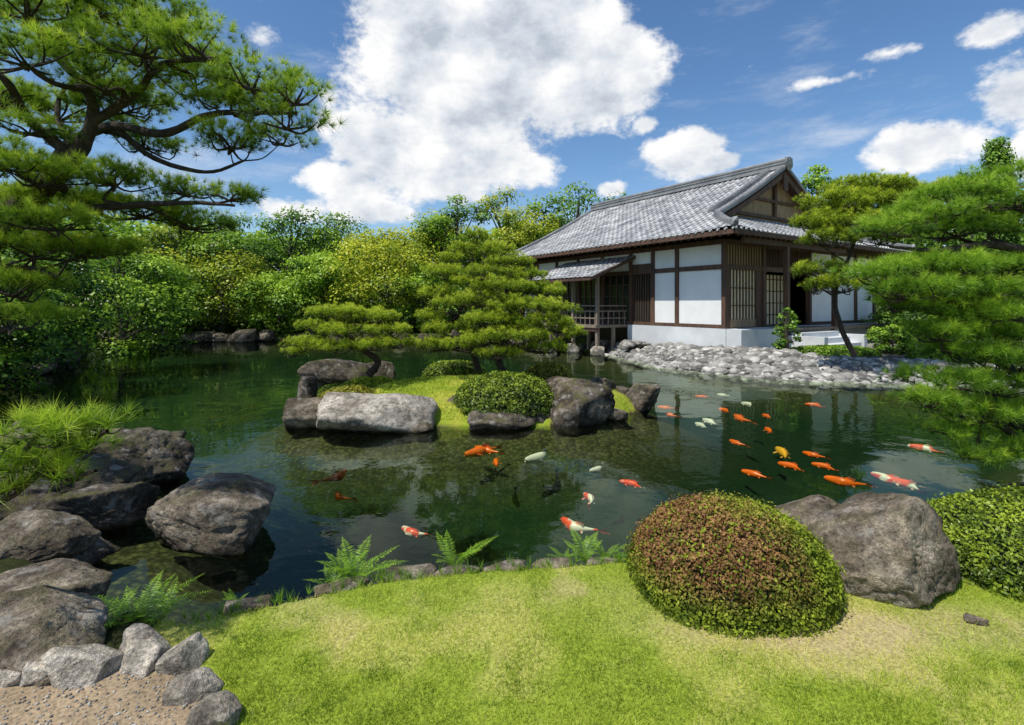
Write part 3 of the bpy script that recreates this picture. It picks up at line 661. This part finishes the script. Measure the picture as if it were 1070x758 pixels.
pine('pine_tree',limbs,pads,M_pineI,600,20,.075,.009,tw=.012,lr=.8,cl=10,spread=1.0,vz=.26,psx=.88,psz=1.35)
limbs=[(A((500,388,11.4),(492,360,11.5),(480,330,11.6),(490,300,11.6),(494,262,11.7)),[.10,.085,.07,.05,.025]),(A((480,330,11.6),(455,325,11.6)),[.04,.02])]
pads=[pp(*t) for t in [(495,250,11.7,18,8),(495,262,11.7,26,7),(476,272,11.6,20,7),(512,270,11.8,20,7),(468,288,11.5,26,8),(495,297,11.3,26,8),(458,310,11.5,22,8),(480,320,11.2,30,8),(450,334,11.4,20,8),(470,346,11.2,30,8),(456,362,11.3,22,7),(486,361,11.1,24,7)]]
pine('pine_tree',limbs,pads,M_pineI,520,20,.08,.0095,tw=.012,lr=.8,cl=10,spread=1.0,vz=.26,psx=.9,psz=1.35)
limbs=[(A((385,392,10.6),(395,378,10.6),(378,365,10.5),(362,350,10.5),(358,338,10.5)),[.09,.08,.065,.045,.025]),(A((378,365,10.5),(345,360,10.4),(318,366,10.3)),[.05,.03,.015]),(A((378,365,10.5),(405,352,10.5)),[.04,.02])]
pads=[pp(*t) for t in [(350,328,10.5,32,6),(384,333,10.6,34,7),(333,343,10.3,26,6),(365,348,10.2,36,7),(406,347,10.5,26,7),(414,360,10.4,20,6),(320,360,10.3,24,6),(350,364,10.1,30,6),(386,362,10.2,30,6),(307,370,10.3,14,5)]]
pine('pine_tree',limbs,pads,M_pineI,560,20,.07,.009,tw=.012,lr=.9,cl=10,spread=.95,vz=.22,psx=.92,psz=1.25)

def tree(name,x,y,h,cr,mat,nl=7000,ls=.16,seed=1,low=.15,lobes=22,zb=None,conical=False,tone=0):
    global rng
    rng=np.random.default_rng(seed)
    root=empty(name,(x,y,zb-.05))
    cz0=h*low; ch=h-cz0
    a=rng.random(lobes)*6.283; t=(np.arange(lobes)+rng.random(lobes))/lobes
    prof=(1-t)**.6 if conical else np.sin(np.pi*np.clip(.12+.80*t,0,1))**.6
    q=np.sqrt(rng.uniform(.15,1,lobes))*prof*cr*.85
    Lc=np.column_stack([np.cos(a)*q,np.sin(a)*q,cz0+ch*.90*t])
    lr=cr*rng.uniform(.24,.44,lobes)*(.55+.6*prof)
    if conical: lr=cr*(.45+.4*prof); Lc=np.column_stack([np.cos(a)*q*.25,np.sin(a)*q*.25,cz0+ch*.95*t])
    Lc[-1]=[0,0,h-lr[-1]*.6]
    parts=[tube([(0,0,0),(cr*.05,0,h*.3),(-cr*.04,.03,h*.62),(0,0,h*.85)],[h*.022+.03,h*.018+.02,h*.012,h*.004],8,.2,4)]
    for k_ in range(lobes):
        z0=max(.1*h,min(Lc[k_,2]*.65,h*.75)); parts.append(tube([(0,0,z0),Lc[k_]*[.5,.5,0]+[0,0,(z0+Lc[k_,2])/2+.1],Lc[k_]],[h*.008,h*.006,h*.003],5,.2,3))
    V,Fc=join(parts); mk('trunk',V,Fc,M_barkL,True,None,root)
    j=rng.choice(lobes,nl,p=lr**2/np.sum(lr**2)); d=nrm(rng.normal(size=(nl,3))); d[:,2]=np.where(rng.random(nl)<.55,np.abs(d[:,2]),d[:,2])
    rr=rng.random(nl)**.3
    cl=fbm((d*2.4)+j[:,None]*7.7,2,seed)
    C=Lc[j]+d*(lr[j]*rr*(.55+.95*cl))[:,None]*[1,1,.66]
    v=.37+.36*d[:,2]*rr+.18*(C[:,2]-cz0)/ch+(cl-.5)*1.3+rng.normal(size=nl)*.06+(rng.random(lobes)[j]-.5)*.4+tone  # top-lit shading put into leaf colour: lobe tops lighter, undersides darker
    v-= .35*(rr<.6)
    V,Fc=leafmesh(C,nrm(d+[0,0,.5]),ls*rng.uniform(.6,1.3,nl),.65,.38)
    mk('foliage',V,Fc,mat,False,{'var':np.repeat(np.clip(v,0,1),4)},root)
def tpx(name,px,pyt,Y,wpx,mat,seed,**k):
    x=(px-535)/F*Y; zt=CAMZ-(pyt-HZ)/F*Y; zb=float(H(np.array([[x,Y]]))[0][0]); tree(name,x,Y,zt-zb,wpx/F*Y/2,mat,seed=seed,zb=zb,**k)
T=[('maple_tree',30,226,17,190,M_g3,101,dict(nl=20000,ls=.14,low=.05,lobes=40,tone=.12)),
('maple_tree',-20,262,12.8,150,M_g1,102,dict(nl=12000,ls=.12,low=.05,tone=-.1,lobes=30)),
('maple_tree',125,243,23,140,M_g1,103,dict(nl=15000,ls=.16,low=.05,lobes=36,tone=.05)),
('broadleaf_tree',185,232,33,140,M_g2,104,dict(nl=13000,ls=.2,low=.05,tone=-.15,lobes=32)),
('broadleaf_tree',250,222,36,150,M_g1,105,dict(nl=15000,ls=.2,low=.05,lobes=34)),
('broadleaf_tree',305,218,38,130,M_g3,106,dict(nl=12000,ls=.22,low=.05,lobes=30,tone=.1)),
('maple_tree',230,263,31.5,130,M_g2,107,dict(nl=14000,low=.1,tone=-.08,lobes=36)),
('broadleaf_tree',350,222,39,130,M_g1,108,dict(nl=12000,ls=.2,low=.05,lobes=32)),
('maple_tree',405,236,33,130,M_g2,109,dict(nl=16000,ls=.18,low=.05,tone=.18,lobes=38)),
('maple_tree',340,262,32,90,M_g1,110,dict(nl=11000,low=.1,tone=.15,lobes=30)),
('broadleaf_tree',450,220,38,120,M_g2,111,dict(nl=12000,ls=.2,low=.05,tone=0,lobes=30)),
('camphor_tree',478,203,35,96,M_g1,112,dict(nl=16000,ls=.18,low=.1,lobes=38)),
('willow_tree',530,196,37,110,M_g2,113,dict(nl=14000,ls=.18,low=.15,tone=.1,lobes=30)),
('broadleaf_tree',560,212,37,100,M_g1,114,dict(nl=12000,ls=.2,low=.05,lobes=30)),
('broadleaf_tree',605,190,46,140,M_g1,115,dict(nl=17000,low=.05,ls=.26,tone=-.1,lobes=34)),
('maple_tree',440,275,31.8,80,M_g1,116,dict(nl=10000,low=.05,tone=.15,lobes=28)),
('maple_tree',290,283,31.5,90,M_g1,117,dict(nl=9000,low=.05,tone=.1,lobes=28)),
('maple_tree',175,278,29.5,90,M_g1,118,dict(nl=10000,low=.05,tone=.05,lobes=30)),
('maple_tree',500,280,31.5,80,M_g3,119,dict(nl=8000,low=.05)),
('maple_tree',545,290,31,70,M_g3,130,dict(nl=7000,low=.05)),
('broadleaf_tree',855,172,42,100,M_g1,120,dict(nl=13000,low=.05,ls=.26,tone=.15,lobes=28)),
('broadleaf_tree',940,215,38,120,M_g1,121,dict(nl=8000,low=.05,ls=.2)),
('broadleaf_tree',1010,205,34,120,M_g3,122,dict(nl=8000,low=.05,ls=.2)),
('cypress_tree',1042,143,30,44,M_g3,123,dict(nl=20000,low=.4,ls=.16,conical=True,lobes=44,tone=.1)),
('broadleaf_tree',1080,230,26,110,M_g1,124,dict(nl=8000,low=.05)),
('garden_shrub',965,300,22,90,M_g3,125,dict(nl=8000,low=.02,ls=.12)),
('garden_shrub',1030,318,19,110,M_g1,126,dict(nl=8000,low=.02,ls=.1)),
('garden_shrub',932,338,17.5,44,M_g1,127,dict(nl=5000,low=.02,ls=.08)),
('nandina_shrub',822,320,17.0,28,M_g3,128,dict(nl=1200,low=.1,ls=.09,tone=.2)),
]
for nm,px,py,Yd,w,m,sd_,kw in T: tpx(nm,px,py,Yd,w,m,sd_,**kw)
rng=np.random.default_rng(99)
nf=90000; ang=rng.uniform(-1.15,1.15,nf); Rd=rng.uniform(48,58,nf); xx=np.sin(ang)*Rd; yy=np.cos(ang)*Rd
topz=6.0+4.0*fbm(np.column_stack([ang*9,ang*0,ang*0]),3,77)+ (np.random.default_rng(1).random(nf)-.5)*.4
u=rng.random(nf)**.7; C=np.column_stack([xx,yy,.8+topz*u])
cl=fbm(C*.55,3,12); v=np.clip(.3+.4*u+(cl-.5)*1.8,0,1)
V,Fc=leafmesh(C,nrm(np.column_stack([-xx*.01,-yy*.01,np.ones(nf)])),.46*rng.uniform(.6,1.3,nf),.7,.5)
mk('background_trees',V,Fc,M_g1,False,{'var':np.repeat(v,4)})
nf=42000; tt=rng.random(nf); xx=-24+tt*28; 
yy=32.0+rng.uniform(0,2.5,nf)-np.clip((xx-0)/4,0,1)*2.5; topz=.9+1.3*fbm(np.column_stack([xx*.8,xx*0,xx*0]),3,7)
u=rng.random(nf)**.6; C=np.column_stack([xx,yy,.4+topz*u]); cl=fbm(C*1.4,3,12); v=np.clip(.1+.45*u+(cl-.5)*1.5,0,1)
V,Fc=leafmesh(C,nrm(np.column_stack([xx*0,xx*0-.5,np.ones(nf)])),.15*rng.uniform(.6,1.3,nf),.7,.5)
mk('shore_hedge',V,Fc,M_g1,False,{'var':np.repeat(v,4)})

def shrub(name,c,rad,n,ls,mat,power=2.0,tint=None,rz=0,seed=1,lump=.06):
    r=np.random.default_rng(seed); d=nrm(r.normal(size=(n,3))); d[:,2]=np.abs(d[:,2]); 
    rr=(np.abs(d)**power).sum(1)**(-1/power)
    lum=1+lump*2*(fbm(d*3+seed,3,seed)-.5)
    dep=1-.12*r.random(n)**2+.07*(r.random(n)<.10)*r.random(n)
    Pn=d*(rr*lum*dep)[:,None]*np.array(rad)
    nn=nrm(d/np.array(rad))
    cs,sn=math.cos(rz),math.sin(rz)
    rot=lambda q:np.column_stack([q[:,0]*cs-q[:,1]*sn,q[:,0]*sn+q[:,1]*cs,q[:,2]])
    root=empty(name,tuple(c))
    V,Fc=leafmesh(rot(Pn),rot(nn),ls*r.uniform(.6,1.3,n),.55,.7)
    fine=fbm(Pn*22/max(rad[0],.3)*.5+seed,2,seed+4)
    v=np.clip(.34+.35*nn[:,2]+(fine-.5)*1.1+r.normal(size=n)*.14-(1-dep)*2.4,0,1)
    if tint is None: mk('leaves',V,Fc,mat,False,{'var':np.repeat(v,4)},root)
    else: mk('leaves',V,Fc,M_tint,False,None,root,cols=np.repeat(tint(Pn,nn,v),4,0))
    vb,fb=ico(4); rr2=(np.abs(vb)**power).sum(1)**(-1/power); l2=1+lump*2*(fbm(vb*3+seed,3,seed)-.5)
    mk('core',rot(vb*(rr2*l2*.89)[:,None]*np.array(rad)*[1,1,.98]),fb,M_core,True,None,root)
def tint_bush(Pn,nn,v):
    g1=np.array([.04,.075,.008]);g2=np.array([.38,.48,.035]);b1=np.array([.09,.035,.016]);b2=np.array([.42,.20,.09])
    k=np.clip((v)[:,None],0,1); g=g1*(1-k)+g2*k; b=b1*(1-k)+b2*k
    m=np.clip(sstep(-.35,.5,-Pn[:,0]*1.0-.1*Pn[:,2]+.30+(fbm(Pn*5,3,3)-.5)*1.5),0,1)*sstep(.06,.28,Pn[:,2]); m=m*(rng.random(len(m))<.80)*.92
    return g*(1-m[:,None])+b*m[:,None]
shrub('azalea_bush',(1.40,3.32,.33),(.63,.56,.52),38000,.023,M_az,2.3,tint_bush,0,5,.05)
shrub('azalea_hedge',(4.00,3.60,.30),(1.10,.58,.46),36000,.027,M_az,3.2,None,.12,6,.06)
def sh(name,px,pyb,wpx,hpx,zb,n,ls,mat,seed,dr=.7,power=2.2):
    Y=(CAMZ-zb)*F/(pyb-HZ); W=wpx/F*Y; Y+=W*dr*.4; c=((px-535)/F*Y,Y,zb-.05); shrub(name,c,(W/2,W*dr/2,hpx/F*Y+.02),n,ls,mat,power,None,0,seed,.06)
sh('azalea_bush',528,432,118,36,.22,14000,.05,M_az,11,.8)
sh('azalea_bush',572,410,62,30,.35,8000,.05,M_moss,12)
sh('azalea_bush',366,426,74,20,.22,7000,.045,M_moss,13)
sh('azalea_bush',388,410,64,15,.36,6000,.045,M_g2,14)
sh('azalea_bush',475,394,70,16,.45,6000,.05,M_az,15)
sh('box_hedge',868,374,100,12,.4,7000,.07,M_g1,17,.35,3)
sh('box_hedge',985,378,70,20,.4,5000,.07,M_g1,18,.4,3)
sh('azalea_bush',350,412,36,10,.35,3000,.045,M_az,19)

def blades(name,pts,z,Lm,w,mat,drymask=None):
    n=len(pts); c=np.column_stack([pts,z]); d=nrm(np.column_stack([rng.normal(size=(n,2))*.6,np.ones(n)])); s=nrm(np.cross(d,rng.normal(size=(n,3))))*(w/2)
    pn=np.column_stack([pts,np.zeros(n)])
    lf=.6+1.0*fbm(pn*6,2,91)
    l=(Lm*lf*rng.uniform(.5,1.4,n))[:,None]
    V=np.stack([c+s,c-s,c+d*l],1).reshape(-1,3)
    v=.42+(fbm(pn*2.2,4,33)-.5)*1.0+(fbm(pn*13,2,41)-.5)*.9+rng.normal(size=n)*.15
    if drymask is not None: v=v+drymask*.5
    vv=np.repeat(v,3).reshape(-1,3)+np.array([-.15,-.15,.12]); mk(name,V,np.arange(n*3).reshape(-1,3),mat,False,{'var':np.clip(vv.ravel(),0,1)})
n=230000; yy=1.55+2.9*rng.random(n)**1.25; xx=rng.uniform(-1,1,n)*(yy*1.05+.1); p=np.column_stack([xx,yy])
so_,_=landinfo(p); dr=dryf(p); thin=fbm(np.column_stack([p*7,np.zeros(n)]),2,61)
ok=(so_>.03)&(psd(p,SAND)<-.05)&(p[:,0]>-2.0)&(rng.random(n)>dr*.78)&(yy<4.3)&(rng.random(n)<.35+1.1*thin)
p=p[ok]; blades('lawn_grass',p,H(p)[0]-.003,.028,.0036,M_grass,dr[ok])
n=70000; p=np.column_stack([rng.uniform(-3.6,2.4,n),rng.uniform(9,12.8,n)]); ii=psd(p,ISL)>.12; p=p[ii]; blades('island_grass',p,H(p)[0]-.003,.045,.009,M_grass)
C=[]
for i_ in range(0,5):
    a=POND[i_];b=POND[i_+1]
    for q in range(30):
        if rng.random()<.45: C.append(np.append(a+(b-a)*rng.random()+rng.normal(size=2)*.03+[0,-.05],.33))
C=np.array(C); V,Fc=needlemesh(C,np.tile([0,0,1.0],(len(C),1)),16,.085,.004,.45); mk('shore_grass_tufts',V,Fc,M_fern,False,{'var':rng.random(len(V)//3).repeat(3)*.8})

def fern(c,nf,L,seed,up=1.05):
    r=np.random.default_rng(seed); Vs=[];va=[]
    for f in range(nf):
        az=f/nf*6.283+r.normal()*.3; l=L*r.uniform(.7,1.15); e=up*r.uniform(.75,1.2)
        K=38; t=np.linspace(0,1,K); hor=l*(t*math.cos(e)+.28*t*t); ver=l*(t*math.sin(e)-.36*t*t)
        dx,dy=math.cos(az),math.sin(az); sw=r.normal()*.12*l; P_=np.column_stack([dx*hor-dy*sw*t*t,dy*hor+dx*sw*t*t,ver]); T_=nrm(np.gradient(P_,axis=0)); side=np.array([-dy,dx,0])
        wl=l*.17*np.sin(np.pi*np.clip(t*.88+.12,0,1))**1.1
        for sgn in (-1,1):
            for i_ in range(3,K):
                d=nrm(side*sgn+T_[i_]*.40+np.array([0,0,-.15])+r.normal(size=3)*.10); b=P_[i_]; hw=T_[i_]*l*.0085
                w_=wl[i_]*r.uniform(.8,1.1)
                tip=b+d*w_; mid=b+d*w_*.4
                Vs+= [b,mid+hw,tip,mid-hw]; va+= [.30+.4*t[i_]+r.normal()*.12]*4
        for i_ in range(K-1):
            w=side*.0014; Vs+= [P_[i_]-w,P_[i_]+w,P_[i_+1]+w,P_[i_+1]-w]; va+=[.2]*4
    V=np.array(Vs); o=mk('fern',V,np.arange(len(V)).reshape(-1,4),M_fern,False,{'var':np.clip(va,0,1)}); o.location=c
for px,py,L,nf,sd_ in [(372,612,.34,13,1),(474,598,.36,9,2),(612,592,.30,11,3),(140,664,.36,16,4),(632,588,.25,8,5),(168,655,.26,10,6),(345,618,.20,8,7),(247,640,.15,7,8),(115,665,.28,10,9),(360,608,.24,9,10),(590,590,.16,6,11),(400,606,.14,6,12)]:
    Y=(CAMZ-.30)*F/(py-HZ)+.10; fern(((px-535)/F*Y,Y,.27),nf,L,sd_)

# ---------- koi
def koi_mat():
    m,nt,b=newmat('koi_skin'); a=N(nt,'ShaderNodeAttribute',attribute_name='col'); nt.links.new(a.outputs['Color'],b.inputs['Base Color']); b.inputs['Roughness'].default_value=.3
    return m
M_koi=koi_mat()
OR=np.array([.92,.15,.012]);WH=np.array([.80,.74,.64]);YE=np.array([.90,.42,.03]);RD=np.array([.85,.07,.015])
def koi(hx,hy,tx,ty,kind,seed):
    zf=-.05; r=np.random.default_rng(seed)
    def wp(px,py): Y=(CAMZ-zf)*F/(py-HZ); return np.array([(px-535)/F*Y,Y])
    h=wp(hx,hy);t=wp(tx,ty); L=np.linalg.norm(h-t)*1.08; c=(h+t)/2; az=math.atan2(*(h-t)[::-1]); L=float(np.clip(L,.38,.76))
    ns=22; s_=np.linspace(0,1,ns); bend=r.uniform(-.16,.16)
    wd=L*.088*np.sin(np.pi*np.clip(s_*.80+.10,0,1))**.75*(1-.72*sstep(.45,.98,s_))+.003; wd[0]=L*.022
    hh=wd*1.15
    xs=L*(.5-s_*.82); ysp=bend*L*np.sin(s_*np.pi*1.3)*s_*1.4
    ns_=12; a=np.linspace(0,2*np.pi,ns_,endpoint=False); V=[]
    for i_ in range(ns): V.append(np.column_stack([np.full(ns_,xs[i_]),ysp[i_]+np.cos(a)*wd[i_],np.sin(a)*hh[i_]]))
    V=np.concatenate(V); F4=[]
    for i_ in range(ns-1):
        for j in range(ns_): F4.append([i_*ns_+j,i_*ns_+(j+1)%ns_,(i_+1)*ns_+(j+1)%ns_,(i_+1)*ns_+j])
    for q_ in ((0,1,10,11),(1,2,9,10),(2,3,8,9),(3,4,7,8),(4,5,6,7)): F4.append(list(q_))
    n=len(V); V=list(map(tuple,V))
    def tri(p,q,s2,u): 
        k_=len(V); V.extend([p,q,s2,u]); F4.append([k_,k_+1,k_+2,k_+3])
    ex,ey=xs[-1],ysp[-1]; q=bend*L*.8+r.uniform(-.03,.03)*L
    tri((ex+.02*L,ey,0),(ex-.10*L,ey+.02*L-q*.2,.05*L),(ex-.21*L,ey+.055*L-q,.075*L),(ex-.13*L,ey-q*.5,0))
    tri((ex+.02*L,ey,0),(ex-.13*L,ey-q*.5,0),(ex-.21*L,ey-.045*L-q,-.06*L),(ex-.10*L,ey-.02*L-q*.2,-.05*L))
    for sg in (-1,1):
        tri((.27*L,sg*.07*L,-.01*L),(.22*L,sg*.15*L,-.02*L),(.14*L,sg*.19*L,-.03*L),(.19*L,sg*.075*L,-.02*L))
        tri((-.06*L,sg*.05*L,-.03*L),(-.10*L,sg*.10*L,-.04*L),(-.15*L,sg*.11*L,-.05*L),(-.12*L,sg*.045*L,-.03*L))
    tri((.08*L,ysp[9],.10*L),(.0,ysp[11]+.012*L,.155*L),(-.14*L,ysp[15],.11*L),(-.12*L,ysp[14],.06*L))
    V=np.array(V); nz=fbm(V/L*5.5+seed*3.1,2,seed)
    if kind=='o': cols=np.tile(OR,(len(V),1))*(.8+.4*nz[:,None])
    elif kind=='w': cols=np.tile(WH,(len(V),1))*(.8+.3*nz[:,None])
    elif kind=='y': cols=np.tile(YE,(len(V),1))
    else: m=sstep(.46,.52,nz)[:,None]; cols=RD*m+WH*(1-m)
    fin=np.arange(len(V))>=n; cols[fin]=cols[fin]*.7+np.array([.25,.2,.15])*.3
    o=mk('koi_fish',V,np.array(F4),M_koi,True,cols=cols); o.location=(c[0],c[1],zf-.03); o.rotation_euler=(0,0,az)
for i_,t in enumerate([(361,490,336,503,'o'),(352,513,364,521,'o'),(422,549,447,558,'k'),(487,473,524,465,'o'),(497,466,524,472,'o'),(519,484,520,475,'o'),(550,479,580,469,'w'),(588,540,625,556,'k'),(611,514,622,527,'k'),(650,501,674,507,'k'),(617,490,634,484,'w'),
  (688,424,708,426,'o'),(695,431,708,434,'o'),(727,413,743,414,'o'),(750,411,764,413,'w'),(727,441,741,446,'w'),(735,437,752,443,'w'),(752,426,765,430,'o'),(768,433,784,440,'o'),(797,432,808,436,'o'),(764,459,779,464,'o'),(812,467,826,479,'y'),(814,482,844,490,'o'),(776,490,806,498,'o'),(840,471,865,477,'o'),(863,497,912,507,'o'),(842,421,864,424,'o'),(950,464,988,471,'k'),(912,493,958,506,'k'),(930,499,972,512,'k'),(1030,502,1052,508,'w'),(775,420,790,424,'w'),(800,446,808,452,'o'),(855,484,872,488,'o')]):
    koi(*t,i_+3)

# ---------- camera, sun, world
cam=bpy.data.cameras.new('Camera'); co=bpy.data.objects.new('Camera',cam); link(co); co.location=(0,0,CAMZ); co.rotation_euler=(math.pi/2,0,0)
cam.lens=18; cam.sensor_width=36; cam.shift_y=-61/1070; cam.clip_end=2000; cam.clip_start=.05; sc.camera=co
el=math.radians(61); sx_,sy_=-.80,-.60; azr=math.atan2(sx_,sy_)
sd_v=Vector((math.sin(azr)*math.cos(el),math.cos(azr)*math.cos(el),math.sin(el)))
su=bpy.data.lights.new('Sun','SUN'); su.energy=5.0; su.angle=math.radians(.5); su.color=(1,.95,.86); so2=bpy.data.objects.new('Sun',su); link(so2); so2.rotation_euler=sd_v.to_track_quat('Z','Y').to_euler()
w=bpy.data.worlds.new('World'); sc.world=w; w.use_nodes=True; nt=w.node_tree; bg=nt.nodes['Background']; bg.inputs[1].default_value=.145
sky=nt.nodes.new('ShaderNodeTexSky'); sky.sky_type='NISHITA'; sky.sun_disc=False; sky.sun_elevation=el; sky.sun_rotation=azr; sky.air_density=1.0; sky.dust_density=.4; sky.ozone_density=3.0
tc=nt.nodes.new('ShaderNodeTexCoord'); dirv=tc.outputs['Generated']
def vm(op,a,b=None):
    m=nt.nodes.new('ShaderNodeVectorMath'); m.operation=op
    for i_,v in enumerate((a,b)):
        if v is None: continue
        if isinstance(v,tuple): m.inputs[i_].default_value=v
        else: nt.links.new(v,m.inputs[i_])
    return m
tot=None
for px,py,r_,zs,wt in [(450,35,.19,1.0,1),(560,50,.21,1.1,1),(620,78,.14,1.2,1),(500,120,.19,1.0,1),(425,165,.15,1.5,1),(365,188,.10,2.4,.9),(520,170,.13,1.6,.9),(715,160,.085,1.8,1),(750,170,.055,2.2,1),(970,150,.085,2.2,1.0),(1062,98,.05,1.0,1),(1045,25,.045,1.8,.9),(860,85,.06,3.5,.65),(930,55,.05,4,.5),(640,198,.045,2,1),(290,218,.10,3.5,.8),(390,220,.09,3,.9),(675,130,.03,1.5,.9),(1125,150,.07,1.5,1),(270,40,.06,1.8,.7)]:
    d=nrm(np.array([(px-535)/F,1,(HZ-py)/F])); s1=vm('SUBTRACT',dirv,tuple(d)); s2=vm('MULTIPLY',s1.outputs[0],(1,1,zs)); ln=vm('LENGTH',s2.outputs[0]).outputs['Value']
    o=mrange(nt,ln,r_*1.35,0,0,wt,False)
    tot=o if tot is None else mathn(nt,'MAXIMUM',tot,o)
st=vm('MULTIPLY',dirv,(1,1,1.5)).outputs[0]
nA=noise(nt,5.6,7,st,.62)
off=vm('ADD',st,(-.03,-.03,.055)).outputs[0]; nB=noise(nt,5.6,5,off,.60)
den=mathn(nt,'ADD',tot,mathn(nt,'MULTIPLY',mathn(nt,'SUBTRACT',nA,.5),2.3))
alpha=mrange(nt,den,.26,.56,0,1,True)
wsp=noise(nt,2.6,6,vm('MULTIPLY',dirv,(1,1,4)).outputs[0],.66); wa=mrange(nt,wsp,.50,.78,0,.5,True)
alpha=mathn(nt,'MAXIMUM',alpha,wa)
lit=mathn(nt,'ADD',mathn(nt,'MULTIPLY',mathn(nt,'SUBTRACT',nA,nB),3.4),mrange(nt,den,.4,1.2,.85,.48))
lit=mrange(nt,lit,.15,1.05,0,1)
cr=ramp(nt,[(0,(3.4,3.8,4.4)),(.5,(5.2,5.5,5.9)),(1,(6.9,6.9,6.9))]); nt.links.new(lit,cr.inputs[0])
hs_=nt.nodes.new('ShaderNodeHueSaturation'); hs_.inputs['Saturation'].default_value=1.15; hs_.inputs['Value'].default_value=.98; nt.links.new(sky.outputs[0],hs_.inputs['Color'])
nt.links.new(mixc(nt,alpha,hs_.outputs[0],cr.outputs[0]),bg.inputs[0])
sc.view_settings.view_transform='Standard'; sc.view_settings.look='None'; sc.view_settings.exposure=0; sc.view_settings.gamma=1
